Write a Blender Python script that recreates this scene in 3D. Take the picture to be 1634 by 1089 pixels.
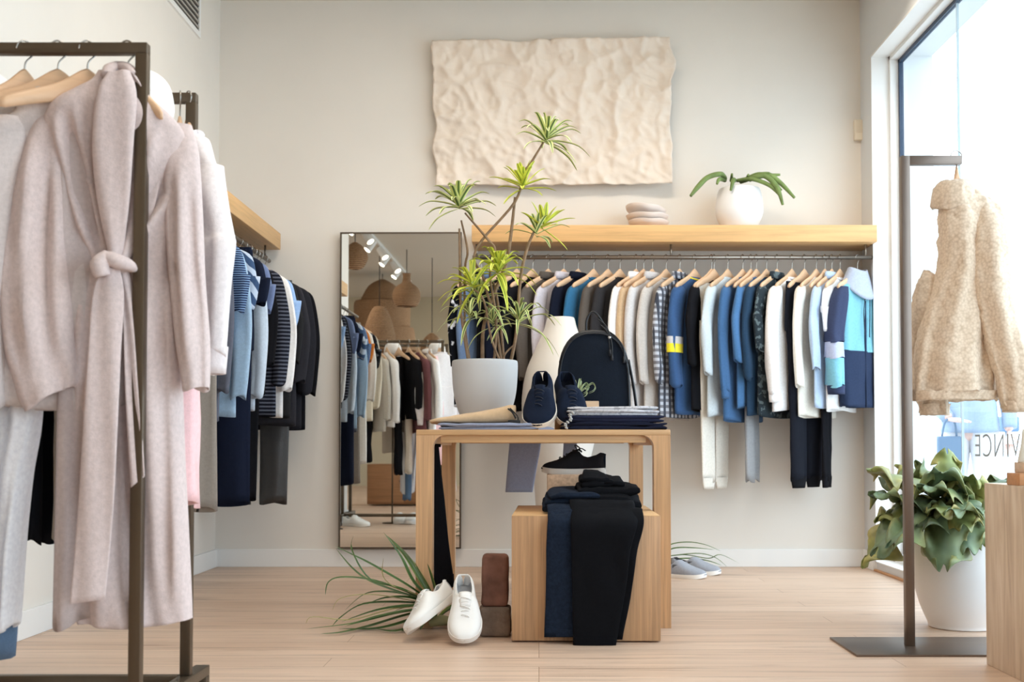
import bpy, bmesh, math, random
from mathutils import Vector, Matrix, noise
R = math.radians
C = bpy.context.scene.collection
for o in list(bpy.data.objects): bpy.data.objects.remove(o)

# ---------------------------------------------------------------- camera, world, light, exposure
F = 1867.0; TILT = R(2.0); CAMZ = 0.72
SHX = -43/1634.0; SHY = 102.3/1634.0
cam = bpy.data.cameras.new('camera'); camo = bpy.data.objects.new('camera', cam); C.objects.link(camo)
camo.location = (0, 0, CAMZ); camo.rotation_euler = (R(90)+TILT, 0, 0)
cam.sensor_width = 36; cam.lens = F*36/1634.0; cam.shift_x = SHX; cam.shift_y = SHY
cam.dof.use_dof = True; cam.dof.focus_distance = 4.75; cam.dof.aperture_fstop = 4.5
cam.clip_start = 0.05
sc = bpy.context.scene; sc.camera = camo
vs = sc.view_settings; vs.view_transform = 'Standard'; vs.look = 'None'; vs.gamma = 1; vs.use_curve_mapping = False
vs.exposure = -0.15
wd = bpy.data.worlds.new('sky'); sc.world = wd; wd.use_nodes = True
bg = wd.node_tree.nodes['Background']; bg.inputs[0].default_value = (0.82, 0.91, 1.0, 1); bg.inputs[1].default_value = 5.0
try:
    sc.cycles.max_bounces = 10; sc.cycles.diffuse_bounces = 6; sc.cycles.use_denoising = True
    sc.cycles.sample_clamp_indirect = 6
except Exception: pass
def area_light(name, loc, size, power, col, rot=(0, 0, 0), sy=None):
    l = bpy.data.lights.new(name, 'AREA'); l.size = size; l.energy = power; l.color = col
    if sy: l.shape = 'RECTANGLE'; l.size_y = sy
    o = bpy.data.objects.new(name, l); C.objects.link(o); o.location = loc; o.rotation_euler = rot
    return o
WARM = (1.0, 0.88, 0.74)
# light of the recessed ceiling panels (their fixtures are built with the ceiling)
PANELS = [(-0.1, 5.3, 1.2, .6), (-0.1, 2.6, 1.2, .6), (-1.05, -5.0, .5, 1.0), (-3.4, -1.5, 1.2, .6)]
for px_, py_, sx_, sy_ in PANELS:
    area_light('panel_light', (px_, py_, 3.375), sx_-.06, 24, WARM, (0, 0, 0), sy_-.06)
# daylight portals in the two window openings
for ya, yb in ((0.4, 6.75), (-6.2, -1.0)):
    p = area_light('window_portal', (2.12, (ya+yb)/2, 1.5), yb-ya, 1, (1, 1, 1), (0, R(90), 0), 2.95)
    p.data.shape = 'RECTANGLE'; p.data.size = 2.95; p.data.size_y = yb-ya
    p.data.cycles.is_portal = True

# ---------------------------------------------------------------- helpers
def W(px, py, Y):
    """point of the plane at distance Y seen at pixel (px, py)"""
    u = (px-817+SHX*1634)/F; v = (544.5-py+SHY*1634)/F
    d = Vector((u, math.cos(TILT)-v*math.sin(TILT), math.sin(TILT)+v*math.cos(TILT)))
    s = Y/d.y
    return Vector((u*s, Y, CAMZ+d.z*s))
def X(px, Y, py=712): return W(px, py, Y).x
def Z(py, Y): return W(860, py, Y).z
def lin(c):
    r = []
    for v in c:
        v = v/255.0
        r.append(v/12.92 if v <= 0.04045 else ((v+0.055)/1.055)**2.4)
    return (r[0], r[1], r[2], 1)
MC = {}
def newmat(name):
    m = bpy.data.materials.new(name); m.use_nodes = True
    nt = m.node_tree; b = nt.nodes['Principled BSDF']
    return m, nt, b
def N(nt, t, **k):
    n = nt.nodes.new(t)
    for a, v in k.items():
        if a.startswith('i_'):
            key = a[2:]
            key = int(key) if key.isdigit() else key.replace('_', ' ')
            n.inputs[key].default_value = v
        else: setattr(n, a, v)
    return n
def coords(nt, scale=(1, 1, 1), kind='Object', rot=(0, 0, 0)):
    tc = N(nt, 'ShaderNodeTexCoord'); mp = N(nt, 'ShaderNodeMapping')
    mp.inputs['Scale'].default_value = scale; mp.inputs['Rotation'].default_value = rot
    nt.links.new(tc.outputs[kind], mp.inputs['Vector']); return mp.outputs['Vector']
def bump(nt, b, hsock, strength, dist=0.01):
    bp = N(nt, 'ShaderNodeBump'); bp.inputs['Strength'].default_value = strength; bp.inputs['Distance'].default_value = dist
    nt.links.new(hsock, bp.inputs['Height']); nt.links.new(bp.outputs[0], b.inputs['Normal'])
def ramp(nt, fac, stops, interp='LINEAR'):
    r = N(nt, 'ShaderNodeValToRGB'); cr = r.color_ramp; cr.interpolation = interp
    while len(cr.elements) < len(stops): cr.elements.new(0.5)
    for e, (p, c) in zip(cr.elements, stops): e.position = p; e.color = c
    nt.links.new(fac, r.inputs[0]); return r.outputs[0]
def plain(name, col, rough=0.6, metal=0.0, spec=0.5, var=0.0, vs_=8, bmp=0.0, bs=200):
    if name in MC: return MC[name]
    m, nt, b = newmat(name); c = lin(col)
    b.inputs['Base Color'].default_value = c; b.inputs['Roughness'].default_value = rough
    b.inputs['Metallic'].default_value = metal; b.inputs['Specular IOR Level'].default_value = spec
    if var:
        n = N(nt, 'ShaderNodeTexNoise', i_Scale=vs_, i_Detail=4.0); nt.links.new(coords(nt), n.inputs['Vector'])
        c2 = tuple(max(0, x*(1-var)) for x in c[:3])+(1,); c3 = tuple(min(1, x*(1+var)) for x in c[:3])+(1,)
        nt.links.new(ramp(nt, n.outputs['Fac'], [(.3, c2), (.7, c3)]), b.inputs['Base Color'])
    if bmp:
        n = N(nt, 'ShaderNodeTexNoise', i_Scale=bs, i_Detail=3.0); nt.links.new(coords(nt), n.inputs['Vector'])
        bump(nt, b, n.outputs['Fac'], bmp, .004)
    MC[name] = m; return m
def fabric(name, col, kind='plain', col2=(240, 240, 240), scale=40, rough=.92, var=.10, col3=None):
    if name in MC: return MC[name]
    m, nt, b = newmat(name); c = lin(col); c2 = lin(col2)
    b.inputs['Roughness'].default_value = rough; b.inputs['Specular IOR Level'].default_value = .2
    b.inputs['Sheen Weight'].default_value = .15*min(1, sum(c[:3])); b.inputs['Sheen Roughness'].default_value = .6
    if sum(c[:3]) < .12: b.inputs['Specular IOR Level'].default_value = .08
    v = coords(nt)
    n = N(nt, 'ShaderNodeTexNoise', i_Scale=90.0, i_Detail=5.0, i_Roughness=.7); nt.links.new(v, n.inputs['Vector'])
    mixc = None
    lo = tuple(x*(1-var) for x in c[:3])+(1,); hi = tuple(min(1, x*(1+var)) for x in c[:3])+(1,)
    base = ramp(nt, n.outputs['Fac'], [(.3, lo), (.7, hi)])
    def mixer(fac, a, bb):
        mx = N(nt, 'ShaderNodeMix', data_type='RGBA')
        nt.links.new(fac, mx.inputs[0]); nt.links.new(a, mx.inputs[6])
        if isinstance(bb, tuple): mx.inputs[7].default_value = bb
        else: nt.links.new(bb, mx.inputs[7])
        return mx.outputs[2]
    def wave(dirn, sc_, lo_, hi_):
        w = N(nt, 'ShaderNodeTexWave', wave_type='BANDS', bands_direction=dirn); w.inputs['Scale'].default_value = sc_
        nt.links.new(v, w.inputs['Vector'])
        return ramp(nt, w.outputs['Fac'], [(lo_, (0, 0, 0, 1)), (hi_, (1, 1, 1, 1))])
    out = base
    if kind == 'hstripe': out = mixer(wave('Z', scale, .55, .62), base, c2)
    elif kind == 'vstripe': out = mixer(wave('X', scale, .7, .8), base, c2)
    elif kind == 'plaid':
        out = mixer(wave('Z', scale, .45, .55), base, c2); out = mixer(wave('X', scale*.9, .55, .65), out, lin(col3 or col2))
    elif kind == 'print':
        vn = N(nt, 'ShaderNodeTexNoise', i_Scale=float(scale), i_Detail=2.0); nt.links.new(v, vn.inputs['Vector'])
        out = mixer(ramp(nt, vn.outputs['Fac'], [(.54, (0, 0, 0, 1)), (.58, (1, 1, 1, 1))]), base, c2)
    elif kind == 'diag':
        w = N(nt, 'ShaderNodeTexWave', wave_type='BANDS', bands_direction='DIAGONAL'); w.inputs['Scale'].default_value = scale
        w.inputs['Distortion'].default_value = 4; nt.links.new(v, w.inputs['Vector'])
        out = mixer(ramp(nt, w.outputs['Fac'], [(.5, (0, 0, 0, 1)), (.6, (1, 1, 1, 1))]), base, c2)
    nt.links.new(out, b.inputs['Base Color'])
    n2 = N(nt, 'ShaderNodeTexNoise', i_Scale=350.0, i_Detail=2.0); nt.links.new(v, n2.inputs['Vector'])
    bump(nt, b, n2.outputs['Fac'], .25, .003)
    MC[name] = m; return m
def wood(name, col, axis='X', scale=1.0, contrast=.22, rough=.45, kind='Object'):
    if name in MC: return MC[name]
    m, nt, b = newmat(name); c = lin(col)
    s = {'X': (1.2, 26, 26), 'Y': (26, 1.2, 26), 'Z': (52, 52, 1.2)}[axis]
    v = coords(nt, tuple(q*scale for q in s), kind)
    n = N(nt, 'ShaderNodeTexNoise', i_Scale=1.6, i_Detail=7.0, i_Roughness=.65, i_Distortion=.6); nt.links.new(v, n.inputs['Vector'])
    lo = tuple(x*(1-contrast) for x in c[:3])+(1,); hi = tuple(min(1, x*(1+contrast*.7)) for x in c[:3])+(1,)
    nt.links.new(ramp(nt, n.outputs['Fac'], [(.28, lo), (.5, c), (.72, hi)]), b.inputs['Base Color'])
    b.inputs['Roughness'].default_value = rough; b.inputs['Specular IOR Level'].default_value = .35
    bump(nt, b, n.outputs['Fac'], .12, .002)
    MC[name] = m; return m
def uvmat(name, stops, rough=.5, trans=0.0, var=.2):
    """leaf material: colour runs across the blade (uv x)"""
    if name in MC: return MC[name]
    m, nt, b = newmat(name)
    tc = N(nt, 'ShaderNodeTexCoord'); sx = N(nt, 'ShaderNodeSeparateXYZ'); nt.links.new(tc.outputs['UV'], sx.inputs[0])
    col = ramp(nt, sx.outputs[0], [(p, lin(c)) for p, c in stops])
    n = N(nt, 'ShaderNodeTexNoise', i_Scale=14.0, i_Detail=2.0); nt.links.new(tc.outputs['Object'], n.inputs['Vector'])
    h = N(nt, 'ShaderNodeHueSaturation'); nt.links.new(col, h.inputs['Color'])
    mr = N(nt, 'ShaderNodeMapRange'); mr.inputs['To Min'].default_value = 1-var; mr.inputs['To Max'].default_value = 1+var
    mr.inputs['From Min'].default_value = .3; mr.inputs['From Max'].default_value = .7
    nt.links.new(n.outputs['Fac'], mr.inputs['Value']); nt.links.new(mr.outputs[0], h.inputs['Value'])
    nt.links.new(h.outputs[0], b.inputs['Base Color']); b.inputs['Roughness'].default_value = rough
    MC[name] = m; return m

def obj(name, bm, mat, parent=None, smooth=True, solid=0.0, angle=None):
    me = bpy.data.meshes.new(name)
    if not bm.loops.layers.uv.keys(): bmesh.ops.recalc_face_normals(bm, faces=bm.faces[:])
    bm.to_mesh(me); bm.free()
    for p in me.polygons: p.use_smooth = smooth
    if isinstance(mat, (list, tuple)):
        for q in mat: me.materials.append(q)
    else: me.materials.append(mat)
    o = bpy.data.objects.new(name, me); C.objects.link(o)
    if parent is not None: o.parent = parent
    if solid:
        md = o.modifiers.new('thickness', 'SOLIDIFY'); md.thickness = solid; md.offset = 0
    if smooth and angle:
        try: me.set_sharp_from_angle(angle=R(angle))
        except Exception: pass
    return o
def tag(o, label=None, cat=None, group=None, kind=None):
    if label: o['label'] = label
    if cat: o['category'] = cat
    if group: o['group'] = group
    if kind: o['kind'] = kind
    return o
def thing(name, label, cat, loc=(0, 0, 0), rz=0, group=None):
    o = bpy.data.objects.new(name, None); C.objects.link(o); o.empty_display_size = .1
    o.location = loc; o.rotation_euler = (0, 0, rz); tag(o, label, cat, group); return o
def struct(name, bm, mat, smooth=False):
    o = obj(name, bm, mat, None, smooth); o['kind'] = 'structure'; return o
def nb(): return bmesh.new()
def bx(bm, x0, x1, y0, y1, z0, z1, bev=0.0, seg=2):
    vs_ = [bm.verts.new((x, y, z)) for z in (z0, z1) for y in (y0, y1) for x in (x0, x1)]
    fs = [(0, 2, 3, 1), (4, 5, 7, 6), (0, 1, 5, 4), (2, 6, 7, 3), (0, 4, 6, 2), (1, 3, 7, 5)]
    nf = [bm.faces.new([vs_[i] for i in f]) for f in fs]
    if bev:
        es = set(e for f in nf for e in f.edges)
        bmesh.ops.bevel(bm, geom=list(es), offset=bev, segments=seg, profile=.5, affect='EDGES')
def box(name, x0, x1, y0, y1, z0, z1, mat, parent=None, bev=0.004):
    bm = nb(); bx(bm, x0, x1, y0, y1, z0, z1, bev); return obj(name, bm, mat, parent, bev > 0, angle=40)
def loft(bm, rings, closed=True, cap0=False, cap1=False):
    vr = [[bm.verts.new(p) for p in r] for r in rings]
    n = len(vr[0])
    for a, b in zip(vr, vr[1:]):
        for i in range(n if closed else n-1):
            j = (i+1) % n
            bm.faces.new((a[i], a[j], b[j], b[i]))
    if cap0: bm.faces.new(vr[0][::-1])
    if cap1: bm.faces.new(vr[-1])
    return vr
def catmull(pts, sub):
    out = []; n = len(pts)
    for i in range(n-1):
        p0 = pts[max(i-1, 0)]; p1 = pts[i]; p2 = pts[i+1]; p3 = pts[min(i+2, n-1)]
        for k in range(sub):
            t = k/sub
            out.append([.5*((2*b)+(-a+c)*t+(2*a-5*b+4*c-d)*t*t+(-a+3*b-3*c+d)*t**3) for a, b, c, d in zip(p0, p1, p2, p3)])
    out.append(list(pts[-1])); return out
def tube(bm, pts, r, n=8, sub=0, caps=True, flat=1.0):
    """r a number or a list per point"""
    rr = r if isinstance(r, (list, tuple)) else [r]*len(pts)
    q = [list(p)+[a] for p, a in zip(pts, rr)]
    if sub: q = catmull(q, sub)
    P = [Vector(a[:3]) for a in q]; rings = []; up = Vector((0, 0, 1)); prev = None
    for i, p in enumerate(P):
        t = (P[min(i+1, len(P)-1)]-P[max(i-1, 0)])
        t = t.normalized() if t.length > 1e-9 else Vector((0, 0, 1))
        if prev is None:
            a = t.cross(up if abs(t.z) < .9 else Vector((1, 0, 0))).normalized()
        else:
            a = (prev-t*prev.dot(t)); a = a.normalized() if a.length > 1e-6 else t.orthogonal().normalized()
        prev = a; b = t.cross(a)
        rings.append([p+(a*math.cos(2*math.pi*k/n)+b*math.sin(2*math.pi*k/n)*flat)*q[i][3] for k in range(n)])
    loft(bm, rings, True, caps, caps)
def lathe(bm, prof, n=40, cx=0, cy=0, cap0=True, cap1=False, sub=0):
    if sub: prof = catmull([list(p) for p in prof], sub)
    rings = [[Vector((cx+r*math.cos(2*math.pi*k/n), cy+r*math.sin(2*math.pi*k/n), z)) for k in range(n)] for r, z in prof]
    loft(bm, rings, True, cap0, cap1)
def prism(bm, poly, y0, y1):
    a = [bm.verts.new((x, y0, z)) for x, z in poly]; b = [bm.verts.new((x, y1, z)) for x, z in poly]
    bm.faces.new(a); bm.faces.new(b[::-1])
    for i in range(len(poly)):
        j = (i+1) % len(poly); bm.faces.new((a[j], a[i], b[i], b[j]))
def vtube(bm, secs, n=28, m=5, folds=(5, .06), seed=0, pw=2.3, hem=True, lip=.003, disp=None, grow=True, noi=.004):
    """cloth tube; secs = (cx, cy, z, a, b) from top to bottom"""
    q = catmull([list(s) for s in secs], m); L = len(q); rings = []
    rnd = random.Random(seed); ph = rnd.random()*6; ph2 = rnd.random()*6; k1, am = folds; k2 = k1*2+1
    for i, (cx, cy, z, a, b) in enumerate(q):
        t = i/(L-1); g = (t if grow else 1)
        ring = []
        for k in range(n):
            th = 2*math.pi*k/n; c = math.cos(th); s = math.sin(th)
            x = a*math.copysign(abs(c)**(2/pw), c); y = b*math.copysign(abs(s)**(2/pw), s)
            f = g*am*(math.sin(k1*th+ph+z*2.5)+.5*math.sin(k2*th+ph2-z*4))
            nz = noise.noise(Vector((x*9+seed*3.1, y*9+cx*5, z*7+seed)))*noi*2
            p = Vector((cx+x*(1+f*.25), cy+y*(1+f*5)-math.copysign(1, s)*abs(s)*nz if abs(s) > .01 else cy+y, z+(.02*am*8*math.sin(2*th+ph) if i == L-1 else 0)))
            if disp: p.y += disp(p.x, p.z)*max(0, -s)
            ring.append(p)
        rings.append(ring)
    if hem:
        last = rings[-1]; cx, cy = q[-1][0], q[-1][1]
        cc = Vector((cx, cy, 0))
        r1 = [Vector((p.x+(cx-p.x)*.06, p.y+(cy-p.y)*.22, p.z+.001)) for p in last]
        r2 = [Vector((p.x+(cx-p.x)*.10, p.y+(cy-p.y)*.3, p.z+.05)) for p in last]
        rings += [r1, r2]
    loft(bm, rings)
def blade(bm, pts, w, up=Vector((0, 0, 1)), sub=5, v=.15, prof=None, taper=True):
    """long leaf along pts with a uv across it"""
    uvl = bm.loops.layers.uv.verify()
    P = [Vector(a) for a in catmull([list(p) for p in pts], sub)]; L = len(P); rows = []
    for i, p in enumerate(P):
        t = i/(L-1); d = (P[min(i+1, L-1)]-P[max(i-1, 0)]); d = d.normalized() if d.length > 1e-9 else Vector((1, 0, 0))
        s = d.cross(up); s = s.normalized() if s.length > 1e-4 else d.orthogonal().normalized()
        nn = s.cross(d)
        ww = w*(prof(t) if prof else (min(1, .45+2.2*t)*(1-t**3)**.8+.02))
        rows.append([bm.verts.new(p+s*ww*.5*u-nn*abs(u)*-ww*v) for u in (-1, -.5, 0, .5, 1)])
    for i in range(L-1):
        for k in range(4):
            f = bm.faces.new((rows[i][k], rows[i][k+1], rows[i+1][k+1], rows[i+1][k]))
            for lp, (uu, vv) in zip(f.loops, ((k, i), (k+1, i), (k+1, i+1), (k, i+1))): lp[uvl].uv = (uu/4, vv/(L-1))
# ---------------------------------------------------------------- room
YB = 7.0; XL = -1.93; XR = 1.9425; ZC = 3.42; XG = 2.10; XO = 2.30
WY0, WY1, WZ0, WZ1 = 0.3, 6.765, 0.05, 3.0
wallm = plain('wall_paint', (226, 221, 214), .85, 0, .2, .015, 3)
trimm = plain('trim_paint', (233, 233, 232), .55, 0, .35)
# plank floor: boards run left to right
m, nt, b = newmat('oak_planks')
v = coords(nt)
sep = N(nt, 'ShaderNodeSeparateXYZ'); nt.links.new(v, sep.inputs[0])
cmb = N(nt, 'ShaderNodeCombineXYZ'); nt.links.new(sep.outputs[0], cmb.inputs[0]); nt.links.new(sep.outputs[1], cmb.inputs[1])
br = N(nt, 'ShaderNodeTexBrick'); br.offset = .37; br.offset_frequency = 3
br.inputs['Scale'].default_value = 1; br.inputs['Brick Width'].default_value = 1.9; br.inputs['Row Height'].default_value = .16
br.inputs['Mortar Size'].default_value = .0012; br.inputs['Mortar Smooth'].default_value = .1; br.inputs['Bias'].default_value = 0
br.inputs['Color1'].default_value = lin((214, 189, 169)); br.inputs['Color2'].default_value = lin((199, 172, 151)); br.inputs['Mortar'].default_value = lin((150, 120, 96))
nt.links.new(cmb.outputs[0], br.inputs['Vector'])
v2 = coords(nt, (1.0, 16, 16)); n1 = N(nt, 'ShaderNodeTexNoise', i_Scale=1.7, i_Detail=7.0, i_Roughness=.62, i_Distortion=.8); nt.links.new(v2, n1.inputs['Vector'])
g1 = ramp(nt, n1.outputs['Fac'], [(.25, (.58, .53, .49, 1)), (.45, (.98, .97, .96, 1)), (.75, (1.15, 1.13, 1.11, 1))])
v3 = coords(nt, (2.2, 26, 1)); n3 = N(nt, 'ShaderNodeTexNoise', i_Scale=1.1, i_Detail=3.0); nt.links.new(v3, n3.inputs['Vector'])
g2 = ramp(nt, n3.outputs['Fac'], [(.25, (.60, .50, .44, 1)), (.34, (1, 1, 1, 1))])
mx = N(nt, 'ShaderNodeMix', data_type='RGBA', blend_type='MULTIPLY'); mx.inputs[0].default_value = 1
nt.links.new(br.outputs['Color'], mx.inputs[6]); nt.links.new(g1, mx.inputs[7])
mx2 = N(nt, 'ShaderNodeMix', data_type='RGBA', blend_type='MULTIPLY'); mx2.inputs[0].default_value = .8
nt.links.new(mx.outputs[2], mx2.inputs[6]); nt.links.new(g2, mx2.inputs[7])
nt.links.new(mx2.outputs[2], b.inputs['Base Color']); b.inputs['Roughness'].default_value = .42; b.inputs['Specular IOR Level'].default_value = .3
bump(nt, b, br.outputs['Fac'], -.25, .002)
floorm = m
bm = nb(); bx(bm, -6.2, XR, -7.2, YB+.2, -.1, 0); struct('floor', bm, floorm)
ceilm = plain('ceiling_paint', (214, 208, 196), .9, 0, .2)
bm = nb(); bx(bm, -6.2, XO, -7.2, YB+.2, ZC, ZC+.15); struct('ceiling', bm, ceilm)
bm = nb(); bx(bm, XL-.2, XO, YB, YB+.2, 0, ZC); struct('wall_back', bm, wallm)
bm = nb(); bx(bm, XL-.2, XL, 2.62, YB, 0, ZC); struct('wall_left', bm, wallm)
bm = nb(); bx(bm, -6.2, XL-.2, 2.62, 2.82, 0, ZC); struct('wall_left', bm, wallm)
bm = nb(); bx(bm, -6.4, -6.2, -7.2, 2.82, 0, ZC); struct('wall_left', bm, wallm)
bm = nb(); bx(bm, -6.2, XO, -7.4, -7.2, 0, ZC); struct('wall_front', bm, plain('far_wall_paint', (196, 184, 160), .9, 0, .2))
# right wall: piers and a header around the shop window and an added, unseen one
bm = nb()
bx(bm, XR, XO, WY1, YB, 0, ZC); bx(bm, XR, XO, -1.0, WY0, 0, ZC); bx(bm, XR, XO, -7.2, -6.2, 0, ZC)
bx(bm, XR, XO, WY0, WY1, WZ1, ZC); bx(bm, XR, XO, -6.2, -1.0, WZ1, ZC)
bx(bm, XR, XO, WY0, WY1, -.1, WZ0); bx(bm, XR, XO, -6.2, -1.0, -.1, WZ0)
struct('wall_right', bm, plain('pier_paint', (214, 216, 218), .7, 0, .2))
# white timber lining of the big window, standing a little into the room
def window(n, ya, yb):
    w = thing('window_%d' % n, None, None, (0, 0, 0)); w['kind'] = 'structure'
    bm = nb(); t = .075
    for (y0, y1, z0, z1) in ((yb-.012, yb, 0, WZ1), (ya, ya+.012, 0, WZ1)): bx(bm, XR-.004, XG-.06, y0, y1, z0, z1)
    bx(bm, XR-.004, XG-.06, ya, yb, WZ1-.012, WZ1)
    bx(bm, XR-.004, XG+.02, ya, yb, WZ0, WZ0+.006)
    # frame profile one step deeper
    bx(bm, XG-.06, XG+.015, yb-.035, yb, WZ0, WZ1, .003); bx(bm, XG-.06, XG+.015, ya, ya+.035, WZ0, WZ1, .003)
    bx(bm, XG-.06, XG+.015, ya, yb, WZ1-.035, WZ1, .003); bx(bm, XG-.06, XG+.015, ya, yb, WZ0, WZ0+.05, .003)
    obj('window_frame', bm, trimm, w, False)
    bm = nb(); g = .022
    bx(bm, XG-.012, XG+.012, yb-.035-g, yb-.035, WZ0+.05, WZ1-.035); bx(bm, XG-.012, XG+.012, ya+.035, ya+.035+g, WZ0+.05, WZ1-.035)
    bx(bm, XG-.012, XG+.012, ya+.035, yb-.035, WZ1-.035-g, WZ1-.035); bx(bm, XG-.012, XG+.012, ya+.035, yb-.035, WZ0+.05, WZ0+.05+g)
    obj('gasket', bm, plain('blue_black_gasket', (44, 62, 88), .5), w, False)
    gm = MC.get('glass')
    if not gm:
        gm, nt, b = newmat('glass'); out = nt.nodes['Material Output']
        tr = N(nt, 'ShaderNodeBsdfTransparent'); tr.inputs[0].default_value = (.93, .97, .98, 1)
        gl = N(nt, 'ShaderNodeBsdfGlossy'); gl.inputs['Roughness'].default_value = .02
        lw = N(nt, 'ShaderNodeLayerWeight'); lw.inputs[0].default_value = .5
        fr = N(nt, 'ShaderNodeMath', operation='POWER'); nt.links.new(lw.outputs['Facing'], fr.inputs[0]); fr.inputs[1].default_value = 5
        fr2 = N(nt, 'ShaderNodeMath', operation='MULTIPLY'); nt.links.new(fr.outputs[0], fr2.inputs[0]); fr2.inputs[1].default_value = .4; fr = fr2
        ms = N(nt, 'ShaderNodeMixShader'); nt.links.new(fr.outputs[0], ms.inputs[0]); nt.links.new(tr.outputs[0], ms.inputs[1]); nt.links.new(gl.outputs[0], ms.inputs[2])
        nt.links.new(ms.outputs[0], out.inputs[0]); MC['glass'] = gm
    joints = [5.80, 4.0, 2.2] if n == 1 else [-2.8, -4.6]
    ys = [yb-.035-g]+joints+[ya+.035+g]
    for a, c in zip(ys, ys[1:]):
        bm = nb(); bx(bm, XG-.005, XG+.005, c+.004, a-.004, WZ0+.05+g, WZ1-.035-g); obj('glass_pane', bm, gm, w, False)
    for j in joints:
        bm = nb(); bx(bm, XG-.006, XG+.006, j-.003, j+.003, WZ0+.06, WZ1-.04); obj('glass_joint', bm, plain('silicone', (190, 200, 206), .4), w, False)
    return w
window(1, WY0, WY1); window(2, -6.2, -1.0)  # second window added unseen behind the camera to supply daylight
bm = nb(); bx(bm, XL, XR, YB-.016, YB, 0, .105, .003); struct('baseboard_back', bm, trimm)
bm = nb(); bx(bm, XL, XL+.016, 2.62, YB-.016, 0, .105, .003); struct('baseboard_left', bm, trimm)
bm = nb(); bx(bm, XR-.016, XR, WY1+.01, YB-.016, 0, .105, .003); struct('baseboard_right', bm, trimm)
bm = nb(); bx(bm, XR-.016, XR+.05, WY0, WY1, 0, .012, .002); struct('trim_1', bm, wood('threshold_oak', (190, 140, 95), 'Y'))
# street outside: a pale pavement
bm = nb(); bx(bm, XO, 30, -20, 60, -.16, -.1); struct('ground_outside', bm, plain('pale_pavement', (214, 214, 212), .9, 0, .2, .05, 2))

# name of the shop on the glass, read from the street
cu = bpy.data.curves.new('window_lettering', 'FONT'); cu.body = 'VINCE'; cu.size = .158; cu.extrude = .0006; cu.space_character = 1.12
cu.offset = -.0022
tmp = bpy.data.objects.new('tmp', cu); C.objects.link(tmp)
bpy.context.view_layer.update()
me = bpy.data.meshes.new_from_object(tmp.evaluated_get(bpy.context.evaluated_depsgraph_get())); bpy.data.objects.remove(tmp)
me.name = 'window_lettering'; me.materials.clear(); me.materials.append(plain('frosted_lettering', (160, 168, 172), .5))
lw_ = max(v_.co.x for v_ in me.vertices)
for v_ in me.vertices: v_.co.x *= .53/lw_
lt = bpy.data.objects.new('window_lettering', me); C.objects.link(lt)
lt.location = (XG-.0062, 5.09, CAMZ+(712-730)*.00375*.765); lt.rotation_euler = (R(90), 0, R(90))
tag(lt, 'thin grey shop lettering on the window glass above the fern, reversed from inside', 'lettering')

# ---------------------------------------------------------------- ceiling fixtures
whitem = plain('white_enamel', (238, 238, 236), .4)
em, nt, b = newmat('panel_glow'); b.inputs['Emission Color'].default_value = (1, .93, .82, 1); b.inputs['Emission Strength'].default_value = 3.0
plab = ['nearest the back wall', 'over the middle of the room', 'square, beside the right windows', 'over the left bay']
for (x, y, sx, sy), pl in zip(PANELS, plab):
    t = thing('ceiling_light', 'flat recessed ceiling light panel '+pl, 'ceiling light', (x, y, ZC), 0, 'ceiling light panels')
    bm = nb()
    for q in ((-sx/2-.03, sx/2+.03, -sy/2-.03, -sy/2), (-sx/2-.03, sx/2+.03, sy/2, sy/2+.03), (-sx/2-.03, -sx/2, -sy/2, sy/2), (sx/2, sx/2+.03, -sy/2, sy/2)):
        bx(bm, q[0], q[1], q[2], q[3], -.03, 0)
    obj('frame', bm, whitem, t, False)
    bm = nb(); bx(bm, -sx/2, sx/2, -sy/2, sy/2, -.012, -.002); obj('diffuser', bm, em, t, False)
# track with spotlights over the left bay
tr = thing('light_track', 'white ceiling track carrying eight spotlights, seen in the mirror', 'track light', (-2.28, -1.9, ZC))
bm = nb(); bx(bm, -.02, .02, -2.4, 2.4, -.035, 0, .003); obj('rail', bm, whitem, tr, True, angle=40)
gm_, nt, b = newmat('spot_glow'); b.inputs['Emission Color'].default_value = (1, .9, .72, 1); b.inputs['Emission Strength'].default_value = 12
for k in range(8):
    y = 2.1-k*.6; sd = 1 if k % 2 else -1
    bm = nb(); d = Vector((.55*sd, .25, -.8)).normalized(); p = Vector((0, y, -.09))
    tube(bm, [(0, y, -.035), (0, y, -.09)], .012); tube(bm, [p-d*.03, p+d*.13], [.045, .05], 16)
    hd = obj('spotlight', bm, whitem, tr, True, angle=40)
    bm = nb(); tube(bm, [p+d*.128, p+d*.134], .042, 16); obj('lamp', bm, gm_, hd)
for nm, yy, xx, aim in (('a', 5.5, .6, 0), ('b', 5.2, -1.0, 0), ('c', 5.6, 1.72, 0)):
    sl = thing('ceiling_spotlight', ('white ceiling spotlight aimed at the clothes under the long shelf' if nm == 'a' else 'white ceiling spotlight close to the window wall' if nm == 'c' else 'white ceiling spotlight aimed at the mirror side of the wall'), 'spotlight', (xx, yy, ZC), 0, 'ceiling spotlights')
    bm = nb(); tube(bm, [(0, 0, 0), (0, 0, -.06)], .015); d = Vector((.1, .55, -.8)).normalized(); p = Vector((0, 0, -.06)); tube(bm, [p-d*.03, p+d*.13], [.045, .05], 16)
    obj('housing', bm, whitem, sl, True, angle=40)
    bm = nb(); tube(bm, [p+d*.128, p+d*.134], .042, 16); obj('lamp', bm, gm_, sl)
    l = bpy.data.lights.new('spot', 'SPOT'); l.energy = 35; l.color = WARM; l.spot_size = R(75); l.spot_blend = 1; l.shadow_soft_size = .06
    o = bpy.data.objects.new('spot_beam', l); C.objects.link(o); o.location = Vector((xx, yy, ZC))+p+d*.16
    o.rotation_euler = d.to_track_quat('-Z', 'Y').to_euler()
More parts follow.
